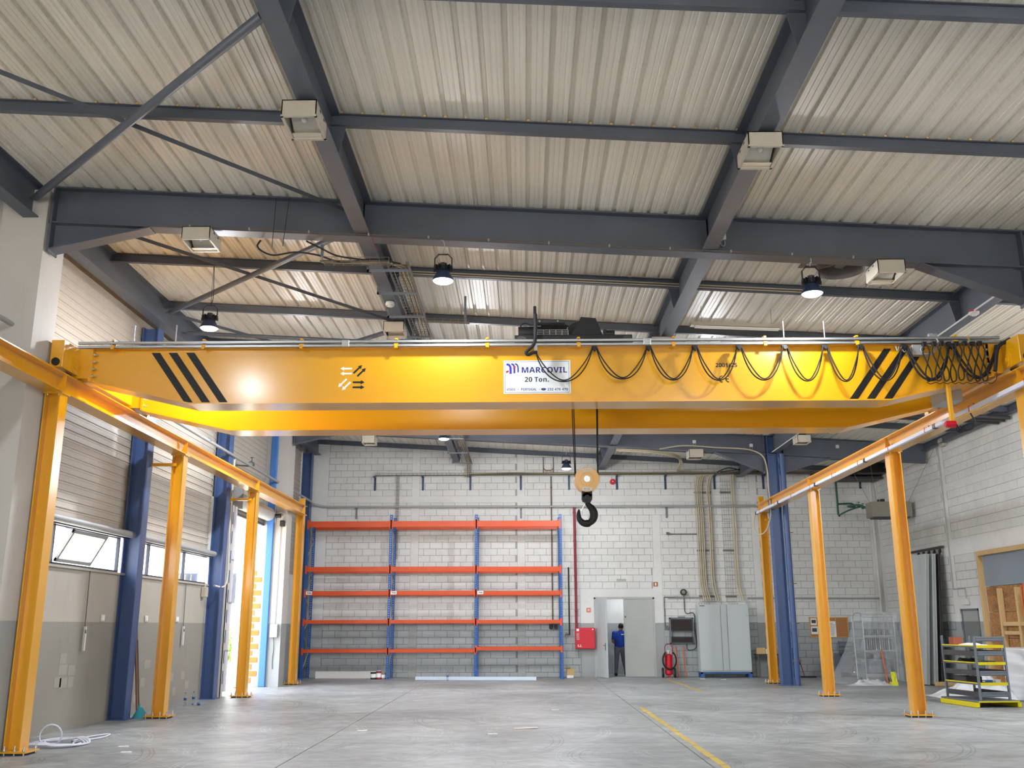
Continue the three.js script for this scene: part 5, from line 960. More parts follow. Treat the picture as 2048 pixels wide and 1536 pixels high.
{ const t = thing('work_desk', 'grey desk with stacked papers under the notice board', 'desk', [11.0, 0, -34]); part('top', rbox(11.2, 0.76, -34.0, 1.3, 0.03, 0.6, 0.006), M.slate, t); part('side', [box(10.56, 10.59, 0, 0.745, -34.28, -33.72), box(11.81, 11.84, 0, 0.745, -34.28, -33.72)], M.slate, t); part('drawer_unit', rbox(10.8, 0.45, -34.0, 0.4, 0.55, 0.5, 0.01), M.slate, t);
  const p = thing('document_tray', 'grey document trays on the desk under the notice board', 'tray', [10.9, 0.775, -34]); for (const y of [0.79, 0.95, 1.1]) part('tray', [box(10.7, 11.2, y, y + 0.02, -34.2, -33.85), box(10.7, 11.2, y + 0.02, y + 0.06, -34.2, -34.18)], M.slate, p); part('post', [box(10.7, 10.72, 0.78, 1.18, -34.2, -34.17), box(11.18, 11.2, 0.78, 1.18, -34.2, -34.17)], M.slate, p); }

// ---------------------------------------------------------------- right side of the hall
function sheetOf(nu, nv, f) {                                        // crumpled sheet: f(u, v) -> [x, y, z]
  const pos = [], idx = [];
  for (let j = 0; j <= nv; j++) for (let i = 0; i <= nu; i++) pos.push(...f(i / nu, j / nv));
  for (let j = 0; j < nv; j++) for (let i = 0; i < nu; i++) { const a = j * (nu + 1) + i; idx.push(a, a + 1, a + nu + 2, a, a + nu + 2, a + nu + 1); }
  const g = new THREE.BufferGeometry(); g.setAttribute('position', new THREE.Float32BufferAttribute(pos, 3)); g.setIndex(idx); g.computeVertexNormals();
  g.setAttribute('uv', new THREE.Float32BufferAttribute(new Float32Array(pos.length / 3 * 2), 2)); return g;
}
const crump = (u, v, s) => (fbm(u + s, v, 5, 5, 4) - 0.5);
const ridge = (u, v, s) => Math.abs(fbm(u + s, v + s, 4, 4, 3) - 0.5);
{ // trolley wrapped in film
  const t = thing('wire_trolley', 'tall wire trolley full of boards under clear plastic film', 'trolley', [10.65, 0, -30.2]);
  const x0 = 10.12, x1 = 11.05, z0 = -30.7, z1 = -29.9;
  for (const x of [x0, x1]) part('side_frame', [tube([[x, 0.12, z1], [x, 1.9, z1], [x, 2.02, z1 - 0.1], [x, 2.02, z0 + 0.1], [x, 1.9, z0], [x, 0.12, z0]], 0.018, 8, 60), bar(V(x, 0.7, z1), V(x, 0.7, z0), 0.012), bar(V(x, 1.3, z1), V(x, 1.3, z0), 0.012)], M.zinc, t);
  part('top_mesh', [bar(V(x0, 2.02, z1 - 0.05), V(x1, 2.02, z1 - 0.05), 0.016), bar(V(x0, 1.93, z1), V(x1, 1.93, z1), 0.014), ...Array.from({ length: 12 }, (_, k) => bar(V(x0 + k * 0.0845, 1.93, z1), V(x0 + k * 0.0845, 2.02, z1 - 0.05), 0.005, 5))], M.zinc, t);
  for (const y of [0.25, 0.95, 1.38, 1.8]) part('shelf', rbox((x0 + x1) / 2, y, (z0 + z1) / 2, x1 - x0, y > 0.3 ? 0.05 : 0.1, z1 - z0, 0.008), M.zinc, t);
  for (const x of [x0 + 0.06, x1 - 0.06]) for (const z of [z0 + 0.08, z1 - 0.08]) part('castor', cyl(x, 0.08, z, 0.08, 0.04, 'x', 20), M.rubber, t);
  const b = (n) => n;
  for (let k = 0; k < 13; k++) { const y = 0.975; single('board', 'upright board stored on the middle shelf of the wrapped trolley', 'board', [rbox(x0 + 0.09 + k * 0.064, y + 0.17, -30.3, 0.02 + (k % 3) * 0.008, 0.3 + (k % 4) * 0.02, 0.5, 0.003)], k % 2 ? M.pipeGrey : M.slate, 'boards on the middle shelf of the wrapped trolley'); }
  for (let k = 0; k < 12; k++) single('board', 'small upright board stored on the top shelf of the wrapped trolley', 'board', [rbox(x0 + 0.1 + k * 0.068, 1.49, -30.3, 0.03, 0.14 + (k % 3) * 0.02, 0.4, 0.003)], k % 3 ? M.slate : M.pipeGrey, 'boards on the top shelf of the wrapped trolley');
  single('grey_crate', 'grey crate in the lower shelf of the wrapped trolley', 'crate', [rbox(10.55, 0.51, -30.3, 0.72, 0.4, 0.5, 0.02)], M.slate);
  const film = sheetOf(70, 60, (u, v) => {                           // hangs from the top rail, drawn out to the left near the floor
    const w = v * v, c = crump(u * 1.3, v, 0.2), r = ridge(u * 1.5, v * 1.2, 0.4);
    const a = u * 2.2, x = a < 0.9 ? x0 - 0.05 - w * (0.95 - a * 0.4) + a * 0.02 : x0 - 0.05 + (a - 0.9) * 0.79 - w * 0.3 * Math.max(0, 1.4 - a), z = a < 0.9 ? z0 + a * (z1 - z0 + 0.12) / 0.9 : z1 + 0.1 + w * 0.25;
    return [x + 0.16 * c, Math.max(0.012, 2.08 * (1 - v) + 0.05 * c), z + 0.3 * r + 0.12 * c];
  });
  single('plastic_film', 'clear crumpled plastic film hung over the tall wire trolley', 'plastic film', [film], M.film);
  single('plastic_film', 'grey heap of crumpled film on the floor in front of the wrapped trolley', 'plastic film', [sheetOf(50, 30, (u, v) => { const e = Math.sin(Math.PI * u) * Math.sin(Math.PI * v), n = fbm(u, v, 7, 7, 4); return [9.3 + u * 1.3, 0.012 + 0.34 * e * n * n + 0.25 * e * ridge(u * 2, v * 2, 0.3), -29.5 + v * 0.5 + 0.15 * crump(u, v, 0.7)]; })], M.filmMilky);
}
{ const t = thing('orange_broom', 'orange-handled broom standing in front of the wrapped trolley', 'broom', [10.56, 0, -29.6]); part('handle', bar(V(10.56, 0.0, -29.4), V(10.48, 1.0, -29.5), 0.025), M.stick, t); part('fork', [bar(V(10.48, 0.92, -29.5), V(10.86, 0.4, -29.55), 0.012), bar(V(10.48, 0.92, -29.5), V(10.45, 1.1, -29.52), 0.012)], M.zinc, t); }
single('reflective_vest', 'yellow striped hi-vis vest beside a right yellow leg', 'vest', [sheetOf(14, 14, (u, v) => [10.62 + u * 0.15, 0.08 + v * 0.3, -29.25 + 0.05 * crump(u, v, 0.3) - v * 0.08]), cbox(10.68, 0.05, -29.3, 0.2, 0.1, 0.14)], std({ color: srgb('#e4e43a'), roughness: 0.7, side: THREE.DoubleSide }));
for (const [xb, xt, w, label, m] of [[11.62, 11.98, 0.1, 'front white insulated panel leaning on the right wall', M.panel], [11.86, 12.18, 0.1, 'second white insulated panel leaning on the right wall behind the first', M.panel], [12.06, 12.34, 0.07, 'hindmost dark-edged panel leaning on the right wall', M.dark]]) {
  const t = thing('sandwich_board', label, 'panel', [xb, 0, -30.2]), h = 3.72, tilt = Math.atan2(xt - xb, h), L = h / Math.cos(tilt);
  const s = new THREE.Group(); s.name = 'slab'; s.rotation.z = -tilt; s.position.set(0, 0.03, 0); t.add(s);
  local('core', rbox(0, L / 2, 0, w, L, 2.0, 0.004), m, s);
  local('edge_strip', [box(-w / 2 + 0.02, w / 2 - 0.02, 0.02, L - 0.02, 1.0, 1.008)], m === M.dark ? M.black : M.pipeGrey, s);
  if (m === M.panel) local('skin', [box(-w / 2 - 0.004, -w / 2, 0, L, -1, 1.004), box(w / 2, w / 2 + 0.004, 0, L, -1, 1.004)], M.panel, s);
}
single('timber_batten', 'timber batten on the floor under the leaning white panels', 'batten', [rbox(12.15, 0.06, -29.05, 0.75, 0.11, 0.12, 0.006)], M.wood);
{ const t = thing('roller_track', 'dark sliding-door track with rollers above the leaning panels', 'track', [12.4, 3.9, -30]); part('track', box(12.38, 12.46, 3.92, 3.98, -31.6, -29.1), M.dark, t); for (let k = 0; k < 5; k++) part('roller', [cyl(12.4, 3.84, -29.25 - k * 0.4, 0.06, 0.04, 'x', 18), cbox(12.38, 3.78, -29.25 - k * 0.4, 0.04, 0.14, 0.06)], M.black, t); }
{ // unit heater
  const t = thing('unit_heater', 'grey-brown box unit heater hung on wires behind a right yellow leg', 'heater', [11.7, 5, -31]);
  part('case', rbox(11.73, 5.28, -31.2, 1.26, 0.48, 0.6, 0.01), M.heater, t); part('outlet', [box(11.2, 12.3, 5.0, 5.04, -31.45, -30.95), box(11.25, 11.27, 5.0, 5.1, -31.4, -31), box(12.2, 12.22, 5.0, 5.1, -31.4, -31)], M.dark, t);
  part('louvre', [0, 1, 2, 3].map((k) => box(11.3 + k * 0.22, 11.48 + k * 0.22, 5.02, 5.035, -31.4, -31)), M.heater, t);
  part('valve_box', [cbox(11.55, 5.57, -31.2, 0.12, 0.12, 0.12), cyl(11.42, 5.56, -31.2, 0.03, 0.12)], M.black, t);
  for (const [x, z, X, Z] of [[11.2, -31.3, 10.7, -31.9], [12.3, -31.0, 12.42, -28.6], [11.45, -31.4, 11.4, -31.6]]) part('wire', bar(V(x, 5.5, z), V(X, roofY(X) - 0.05, Z), 0.006, 5), M.wire, t);
  const p = thing('green_pipe', 'dark green water pipework with valves feeding the unit heater', 'pipe', [11.2, 5.6, -33.8]);
  part('riser', tube([[11.1, 6.75, -34.25], [11.1, 6.0, -34.25], [11.1, 5.48, -34.25], [11.12, 5.42, -34.2]], 0.035, 10), M.green, p);
  part('branch', [tube([[11.1, 5.45, -34.22], [11.25, 5.55, -33.4], [11.3, 5.5, -32.2], [11.2, 5.2, -31.5]], 0.03, 10), tube([[11.1, 5.85, -34.25], [11.6, 5.85, -34.2], [11.62, 5.72, -34.0], [11.3, 5.7, -33.8], [11.25, 5.6, -32.5], [11.2, 5.35, -31.5]], 0.03, 10)], M.green, p);
  for (const [y, z] of [[5.58, -32.6], [5.48, -32.2]]) part('valve', [cyl(11.27, y, z, 0.05, 0.1, 'z', 14), bar(V(11.27, y, z), V(11.27, y + 0.13, z), 0.01), cyl(11.27, y + 0.13, z, 0.05, 0.012, 'y', 16)], M.green, p);
}
{ const t = thing('air_duct', 'black duct box with silver edge high in the far right corner', 'duct', [11.9, 6.9, -33.6]); part('duct', [rbox(11.95, 6.95, -33.5, 0.95, 0.42, 1.4, 0.03)], M.black, t); part('foil_edge', flat(V(11.5, 7.12, -32.78), V(12.4, 7.2, -32.78), 0.02, 0.05), M.zinc, t); part('lower_shelf', box(10.6, 12.45, 6.62, 6.7, -34.2, -33.4), M.dark, t); }
{ // timber frame wall with sheet facing, stood against the right wall
  const t = thing('timber_partition', 'timber-framed partition with grey sheet and raw board facing at the right edge', 'partition', [12.3, 0, -24.5]);
  const z0 = -26.6, z1 = -22.6, h = 3.62, xi = 12.22, xo = 12.34;
  part('post', rbox((xi + xo) / 2, h / 2, z0 + 0.05, xo - xi, h, 0.1, 0.004), M.wood, t); part('post', rbox((xi + xo) / 2, h / 2, z1 - 0.05, xo - xi, h, 0.1, 0.004), M.wood, t);
  part('top_rail', rbox((xi + xo) / 2, h - 0.06, (z0 + z1) / 2, xo - xi + 0.004, 0.12, z1 - z0, 0.004), M.wood, t);
  part('bottom_rail', rbox((xi + xo) / 2, 0.06, (z0 + z1) / 2, xo - xi + 0.004, 0.12, z1 - z0 - 0.2, 0.004), M.wood, t);
  for (const z of [-25.62, -24.7, -23.7]) part('stud', rbox((xi + xo) / 2, 1.36, z, xo - xi, 2.5, 0.09, 0.004), M.wood, t);
  part('nogging', rbox((xi + xo) / 2, 1.5, -25.1, xo - xi - 0.02, 0.09, 0.84, 0.004), M.wood, t); part('nogging', rbox((xi + xo) / 2, 1.72, -24.6, xo - xi - 0.02, 0.1, 1.9, 0.004), M.wood, t);
  const zz = [-26.5, -25.66, -24.74, -23.74, -22.7];
  for (let i = 0; i < 4; i++) for (let k = 0; k < 4; k++) part('facing_board', box(12.35, 12.37, 0.05 + k * 0.66, 0.05 + (k + 1) * 0.66 - 0.012, zz[i] + 0.006, zz[i + 1] - 0.006), M.osb, t);
  part('grey_sheet', sheetOf(20, 10, (u, v) => [12.345 + 0.012 * crump(u, v, 0.1), 2.69 + v * 0.82, z1 - 0.1 - u * 3.8]), std({ color: srgb('#8a949e'), roughness: 0.6, side: THREE.DoubleSide }), t, 'smooth grey plastic sheet');
  single('orange_batten', 'thin orange-brown batten standing against the timber partition', 'batten', [rbox(12.18, 1.32, -24.3, 0.04, 2.64, 0.04)], M.stick);
  single('orange_batten', 'second thin orange-brown batten at the right edge by the timber partition', 'batten', [rbox(12.17, 1.34, -24.15, 0.04, 2.68, 0.03)], M.stick);
}
{ // shelf cart
  const t = thing('shelf_cart', 'grey open shelf cart with yellow shelf edges on a yellow pallet base', 'cart', [9.56, 0, -21.5]);
  t.rotation.y = 0.1; const W = 0.93, D = 1.45;
  local('base', [rbox(W / 2, 0.125, -D / 2, W + 0.06, 0.03, D, 0.006)], M.slate, t);
  local('runner', [rbox(-0.0, 0.055, -D / 2, 0.09, 0.1, D, 0.008)], M.cartYellow, t); local('runner', [rbox(W + 0.0, 0.055, -D / 2, 0.09, 0.1, D, 0.008)], M.cartYellow, t);
  local('edge_strip', box(0.02, W, 0.105, 0.13, 0.002, 0.012), M.cartYellow, t);
  const x0 = 0.11, x1 = 0.76, z0 = -0.06, z1 = -1.4, H = 1.32;
  for (const x of [x0, x1]) for (const z of [z0, z1]) local('post', [rbox(x, 0.14 + H / 2, z, 0.045, H, 0.045, 0.006)], M.slate, t);
  for (const y of [0.5, 0.92, 1.27]) {
    const s = new THREE.Group(); s.name = 'shelf'; t.add(s);
    local('deck', box(x0, x1, y - 0.05, y - 0.03, z1, z0), M.slate, s);
    local('yellow_edge', [box(x0 + 0.02, x1 - 0.02, y - 0.055, y + 0.005, z0 + 0.018, z0 + 0.026), box(x0 - 0.026, x0 - 0.018, y - 0.02, y + 0.005, z1 + 0.02, z0 - 0.02), box(x1 + 0.018, x1 + 0.026, y - 0.02, y + 0.005, z1 + 0.02, z0 - 0.02)], M.cartYellow, s);
  }
  for (const y of [0.26, 0.69, 1.1, 1.4]) local('rail', [rbox((x0 + x1) / 2, y, z0 + 0.01, x1 - x0 - 0.05, 0.1, 0.03, 0.008), rbox((x0 + x1) / 2, y + 0.028, z0 + 0.026, x1 - x0 - 0.06, 0.012, 0.014, 0.004), rbox((x0 + x1) / 2, y - 0.028, z0 + 0.026, x1 - x0 - 0.06, 0.012, 0.014, 0.004)], M.slate, t);
  for (const y of [0.26, 0.7, 1.1]) local('side_rail', [rbox(x0, y, (z0 + z1) / 2, 0.03, 0.11, z0 - z1 - 0.05, 0.006), rbox(x1, y, (z0 + z1) / 2, 0.03, 0.11, z0 - z1 - 0.05, 0.006)], M.dark, t);
  const put = (name, label, cat, geo, mat) => { const m = mesh(numbered(name), geo, mat); m.position.copy(t.position); m.rotation.y = 0.1; scene.add(m); tag(m, label, cat, undefined, 'thing'); };
  put('bagged_parts', 'clear bags of small white parts on the top shelf of the cart', 'bag', sheetOf(40, 30, (u, v) => [x0 + 0.03 + u * 0.58, 1.243 + 0.09 * fbm(u, v, 9, 9, 3) * Math.sin(Math.PI * u) * Math.sin(Math.PI * v) + 0.004, z1 + 0.05 + v * 1.25]), M.paper);
  put('brown_box', 'reddish brown box with a white label on the top shelf of the cart', 'box', [rbox(0.3, 1.34, -1.15, 0.22, 0.18, 0.2, 0.006)], std({ color: srgb('#8f4b33'), roughness: 0.7 }));
  put('cable_coil', 'tangle of dark cables on the middle shelf of the cart', 'cable', [tube(Array.from({ length: 26 }, (_, i) => [0.42 + 0.18 * Math.cos(i * 0.9) + rr(-0.03, 0.03), 0.912 + 0.02 * (i % 4), -0.95 + 0.22 * Math.sin(i * 0.9) + rr(-0.04, 0.04)]), 0.012)], M.rubber);
  put('dark_tool', 'flat dark tool lying across the middle shelf of the cart', 'tool', [rbox(0.5, 0.915, -0.35, 0.34, 0.05, 0.16, 0.02)], M.slate);
  put('blue_box', 'small dark blue box on the lowest shelf of the cart', 'box', [rbox(0.42, 0.51, -0.2, 0.12, 0.08, 0.1, 0.006)], M.skirt);
  put('white_carton', 'small white carton beside the blue box on the lowest shelf', 'box', [rbox(0.6, 0.515, -0.2, 0.12, 0.09, 0.1, 0.006)], M.paper);
  put('dark_bin', 'dark open parts bin at the back of the lowest shelf', 'bin', [box(0.2, 0.56, 0.472, 0.48, -1.2, -0.7), box(0.2, 0.21, 0.48, 0.6, -1.2, -0.7), box(0.55, 0.56, 0.48, 0.6, -1.2, -0.7), box(0.2, 0.56, 0.48, 0.6, -1.2, -1.19), box(0.2, 0.56, 0.48, 0.6, -0.71, -0.7)], M.dark);
}
single('plastic_sheet', 'milky plastic sheet spread on the floor behind the shelf cart', 'plastic sheet', [sheetOf(60, 40, (u, v) => { const e = Math.sin(Math.PI * u) * Math.sin(Math.PI * v), n = fbm(u, v, 6, 6, 4); return [9.9 + u * 1.9, 0.008 + Math.max(0, 0.75 * e * n + 0.08 * e), -25.3 + v * 1.9 + 0.15 * crump(u, v, 0.5)]; })], M.filmDull);
{ // wrapped stack at the right edge
  const t = thing('wrapped_pallet', 'bulky stack wrapped in milky film at the right picture edge', 'pallet', [11.9, 0, -23.6]);
  part('crate', [rbox(11.85, 0.56, -23.4, 0.6, 0.86, 1.05, 0.04)], M.paper, t);
  part('skid', [box(11.45, 12.2, 0, 0.12, -24.0, -23.9), box(11.45, 12.2, 0, 0.12, -22.9, -22.8)], M.wood, t);
  part('film', sheetOf(60, 40, (u, v) => { const a = u * Math.PI * 2, c = crump(u, v, 0.3), r = 1 + 0.4 * c + 0.5 * ridge(u * 2, v, 0.2), k = Math.pow(Math.abs(Math.cos(a)), 0.4) * Math.sign(Math.cos(a)), m = Math.pow(Math.abs(Math.sin(a)), 0.4) * Math.sign(Math.sin(a)), top = v > 0.85 ? 1 - (v - 0.85) / 0.15 : 1; return [11.85 + 0.47 * k * r * top + 0.12 * c, 0.02 + Math.min(v / 0.85, 1) * 1.15 + 0.04 * c, -23.4 + 0.72 * m * r * top + 0.06 * c]; }), M.filmDull, t);
}
{ const t = thing('wall_conduit', 'thin conduit down the right wall to a box over the grey door', 'conduit', [12.46, 2.4, -28.5]); part('tube', [bar(V(12.47, 7.0, -28.82), V(12.47, 2.7, -28.82), 0.014), bar(V(12.47, 2.7, -28.82), V(12.47, 2.7, -28.05), 0.014), bar(V(12.47, 2.7, -28.05), V(12.47, 2.42, -28.03), 0.014)], M.pipeGrey, t); part('box', rbox(12.46, 2.33, -28.05, 0.08, 0.17, 0.34, 0.01), M.white3, t); }
single('wall_fitting', 'pale round-cornered fitting high on the right wall under the roof edge', 'fitting', [rbox(12.42, 6.95, -28.3, 0.14, 0.26, 0.3, 0.03), cyl(12.33, 6.95, -28.3, 0.06, 0.06, 'x', 18)], M.lampBox);
single('wall_beam', 'dark steel edge beam along the top of the right block wall', 'beam', [ibeam(V(12.36, 7.0, ZF), V(12.36, 7.0, ZB + 0.02), 0.2, 0.16, 0.01, 0.014)], M.steel);
['nearest', 'middle', 'farthest'].forEach((w, k) => single('overhead_pipe', w + ' of three dark pipes crossing to the right wall under the roof', 'pipe', [bar(V(7.9, 7.08, -24.3 - k * 0.3), V(12.45, 6.83, -24.3 - k * 0.3), 0.05, 12)], M.dark));

// ---------------------------------------------------------------- left side of the hall
for (const [a, b, label] of [[-19.2, -14.1, 'round metal blind tube above the tilted strip window'], [-24.3, -19.4, 'round metal blind tube above the second strip window']]) {
  const t = thing('blind_tube', label, 'blind', [-7.72, 3.46, a]); part('tube', cyl(-7.72, 3.46, (a + b) / 2, 0.065, b - a, 'z', 20), M.pipeGrey, t); part('back_rail', box(-7.84, -7.78, 3.38, 3.46, a, b), M.navy, t); part('end_cap', cyl(-7.72, 3.46, a, 0.07, 0.02, 'z', 20), M.dark, t);
}
for (const [z, label] of [[-17.6, 'pale window winding rod on the left wall under the tilted window'], [-22.7, 'pale window winding rod on the left wall under the second window']]) {
  const t = thing('winding_rod', label, 'rod', [-7.8, 1.3, z]); part('rod', bar(V(-7.82, 2.68, z), V(-7.81, 1.69, z), 0.009), M.pipeDark, t); part('grip', [rbox(-7.8, 1.5, z, 0.045, 0.42, 0.05, 0.01)], M.white, t); part('hook', bar(V(-7.79, 1.66, z), V(-7.76, 1.6, z + 0.06), 0.012), M.pipeDark, t);
}
for (const [z, label] of [[-18.37, 'white wall plate beside the first blue post'], [-20.5, 'white wall plate left of the second yellow leg'], [-22.35, 'white wall plate right of the second yellow leg']]) { const t = thing('wall_plate', label, 'socket', [-7.84, 1.86, z]); part('plate', rbox(-7.838, 1.865, z, 0.02, 0.12, 0.16, 0.006), M.white3, t); part('cover', rbox(-7.825, 1.865, z, 0.012, 0.08, 0.09, 0.004), M.paper, t); }
{ const t = thing('corner_pipe_run', 'white bent drain pipe on the second blue post with a small grey box', 'pipe', [-7.5, 2.6, -24.2]); part('pipe', tube([[-7.55, 6.0, -24.86], [-7.55, 4.0, -24.86], [-7.53, 2.85, -24.86], [-7.53, 2.7, -24.7], [-7.55, 2.66, -24.4], [-7.6, 2.68, -24.1]], 0.025, 10), M.white3, t); part('box', [rbox(-7.78, 2.52, -23.95, 0.12, 0.24, 0.18, 0.012), cyl(-7.78, 2.68, -23.95, 0.02, 0.08, 'y', 12)], M.lampBox, t); }
{ const t = thing('hose_coil', 'loose pale grey hose coiled on the floor at the left edge', 'hose', [-6.95, 0, -15.3]);
  const p = []; for (let i = 0; i < 46; i++) { const a = i * 0.62, r = 0.3 + 0.12 * Math.sin(i * 1.3); p.push([-6.95 + r * 1.0 * Math.cos(a), 0.018 + 0.012 * (i % 5), -15.25 + r * 1.7 * Math.sin(a) + 0.02 * i * 0.2]); }
  part('coil', tube(p, 0.013, 7, 320), M.lilac, t); part('loop', tube(Array.from({ length: 17 }, (_, i) => { const a = -1.7 + i * 0.38; return [-7.0 + 0.14 * Math.cos(a), 0.16 + 0.14 * Math.sin(a), -15.1 + i * 0.012]; }), 0.013, 7, 80), M.lilac, t);
  part('tail', tube([[-6.9, 0.016, -15.5], [-6.9, 0.016, -16.1], [-6.75, 0.016, -16.5], [-6.65, 0.016, -16.0], [-6.8, 0.016, -15.4], [-6.6, 0.02, -14.9]], 0.013, 7, 80), M.lilac, t); }
{ const t = thing('broom', 'broom with teal bristle head leaning beside the first blue post', 'broom', [-7.4, 0, -19.4]);
  part('handle', bar(V(-7.42, 0.22, -19.42), V(-7.52, 1.45, -19.33), 0.012), M.cableBrown, t);
  part('head', [new THREE.CylinderGeometry(0.045, 0.17, 0.2, 20).scale(1, 1, 0.45).translate(-7.38, 0.1, -19.42), cyl(-7.41, 0.225, -19.42, 0.022, 0.08, 'y', 12)], M.teal, t); }
single('leaning_plank', 'brown plank leaning beside the first blue post', 'plank', [flat(V(-7.5, 0.01, -19.62), V(-7.6, 1.62, -19.42), 0.12, 0.025, V(1, 0, 0))], std({ color: srgb('#8a6a55'), roughness: 0.8, map: mottle }));
// loading door: roller drum, guides, control box
{ const t = thing('rolling_shutter', 'white rolled-up loading door drum over the bright opening', 'roller door', [-7.75, 4.7, -27.6]);
  part('drum', [cyl(-7.72, 5.0, -27.75, 0.2, 4.1, 'z', 28)], M.white, t);
  for (let k = 0; k < 3; k++) part('slat', rbox(-7.9, 4.79 + k * 0.1, -27.65, 0.03, 0.09, 3.3, 0.008), M.lampBox, t);
  part('end_plate', [box(-7.86, -7.5, 4.75, 5.35, -25.72, -25.69), box(-7.86, -7.5, 4.75, 5.25, -29.29, -29.26)], M.pipeGrey, t);
  part('bottom_rail', rbox(-7.88, 4.7, -27.65, 0.06, 0.07, 3.3, 0.01), M.dark, t);
  const g = part('guide_rail', [box(-7.86, -7.62, 0.0, 4.8, -25.22, -25.2), box(-7.64, -7.62, 0.0, 4.8, -25.4, -25.2), ...[]], M.white3, t);
  for (let y = 0.3; y < 4.6; y += 0.5) part('slot', box(-7.618, -7.614, y, y + 0.32, -25.34, -25.28), M.skirt, g);
  part('side_curtain', [cyl(-7.72, 2.45, -25.66, 0.1, 4.7, 'y', 20)], M.lilac, t); for (const y of [1.1, 2.3, 3.4]) part('band', cyl(-7.72, y, -25.66, 0.104, 0.05, 'y', 20), M.pipeGrey, t);
  for (let y = 0.15; y < 4.5; y += 0.2) part('chain_link', box(-7.86, -7.84, y, y + 0.12, -26.04, -26.02), M.pipeDark, g);
}
{ const t = thing('door_control', 'grey door control box on the white pier by the loading door', 'control box', [-7.36, 1.45, -29.29]); part('box', rbox(-7.37, 1.58, -29.24, 0.22, 0.38, 0.12, 0.01), M.pipeGrey, t); part('panel', [rbox(-7.37, 1.66, -29.175, 0.1, 0.12, 0.012, 0.004)], M.lilac, t); part('cable', tube([[-7.37, 1.4, -29.24], [-7.36, 1.1, -29.27], [-7.38, 0.75, -29.28], [-7.37, 0.5, -29.28]], 0.008), M.rubber, t); part('conduit', [bar(V(-7.36, 1.78, -29.27), V(-7.34, 4.7, -29.27), 0.012), tube([[-7.34, 4.7, -29.26], [-7.25, 4.95, -29.24], [-7.3, 5.05, -29.2], [-7.5, 5.0, -29.2]], 0.016)], M.pipeGrey, t); part('motor', [rbox(-7.28, 4.72, -29.2, 0.14, 0.18, 0.14, 0.02), cyl(-7.42, 4.95, -29.2, 0.06, 0.16, 'x', 16)], M.black, t); }
// brick jamb of the opening
{ const g = scene.getObjectByName('wall_left'); part('jamb_plaster', box(-8.6, -8.14, 0, 4.9, -29.75, -29.3), M.plaster, g);
  for (let k = 0; k < 17; k++) { const long = k % 2, y = 0.12 + k * 0.192; part('brick', rbox(-8.26 + (long ? 0.24 : 0.16), y + 0.06, -29.3, long ? 0.38 : 0.22, 0.145, 0.03, 0.008), M.brick, g); } }
// things in the yard, seen through the opening and the windows
{ const t = thing('outbuilding', 'pale outbuilding with barred windows across the yard', 'building', [-26, 0, -62]);
  part('wall', box(-40, -16, 0, 7, -75, -66), M.plaster, t); part('roof', prism([[-41, 7], [-15, 7], [-28, 9]], -75.5, -65.5), M.clad, t);
  for (let k = 0; k < 5; k++) { const x = -36 + k * 4; const w = part('window', box(x, x + 2, 3.2, 5.2, -66, -65.92), M.frameDark, t); part('pane', box(x + 0.1, x + 1.9, 3.3, 5.1, -65.92, -65.9), M.glass, w); for (let i = 1; i < 5; i++) part('glazing_bar', box(x + i * 0.4 - 0.02, x + i * 0.4 + 0.02, 3.3, 5.1, -65.9, -65.86), M.pipeGrey, w); } }
{ const t = thing('green_shrub', 'bright green shrub outside the loading door', 'shrub', [-10.9, 0, -36.5]); const l = []; for (let i = 0; i < 260; i++) { const a = rnd() * 6.28, r = Math.sqrt(rnd()) * 0.55, y = 0.3 + rnd() * 1.3; l.push(new THREE.PlaneGeometry(0.1, 0.16).rotateX(rr(-1, 1)).rotateY(rnd() * 6).translate(-10.9 + r * Math.cos(a), y, -36.5 + r * Math.sin(a))); } const f = part('foliage', l, std({ color: srgb('#79b543'), roughness: 0.8, side: THREE.DoubleSide }), t); f.userData.kind = 'stuff'; part('stem', [0, 1, 2].map((k) => bar(V(-10.9, -0.02, -36.5), V(-11.1 + k * 0.2, 1.2, -36.4), 0.02)), M.cableBrown, t); }

// ---------------------------------------------------------------- marks and litter on the floor
function markLine(label, a, b, w, gaps) { const t = thing('floor_line', label, 'floor marking', [a[0], 0, a[1]]); const A = V(a[0], 0.0015, a[1]), B = V(b[0], 0.0015, b[1]), L = A.distanceTo(B), d = B.clone().sub(A).normalize(); let s = 0; while (s < L) { const n = rr(0.12, 0.7), e = Math.min(L, s + n), sk = rr(-0.01, 0.01), p = A.clone().addScaledVector(d, s), q = A.clone().addScaledVector(d, e); p.x += sk; q.x += sk; part('paint_patch', flat(p, q, w * rr(0.8, 1), 0.002), M.mark, t); s = e + (rnd() < gaps ? rr(0.02, 0.1) : 0); } }
markLine('worn yellow floor line running from the centre towards the camera', [2.49, -21.75], [2.49, -9], 0.11, 0.8);
markLine('faint yellow floor line in front of the grey cabinet', [4.66, -33.2], [4.7, -26.9], 0.1, 0.5);
markLine('faint yellow floor line at the foot of the red hose cabinet', [1.7, -33.9], [2.4, -34.1], 0.1, 0.4);
markLine('faint pale floor line before the last rack post', [0.2, -32.2], [1.9, -32.0], 0.08, 0.6);
single('floor_scrap', 'long pale cardboard strip lying on the floor in the middle of the hall', 'scrap', [sheetOf(8, 3, (u, v) => [-0.18 + u * 0.4, 0.004 + 0.006 * u, -17.3 - v * 0.25 - u * 0.08])], std({ color: srgb('#cfc9bb'), roughness: 0.9, side: THREE.DoubleSide }));
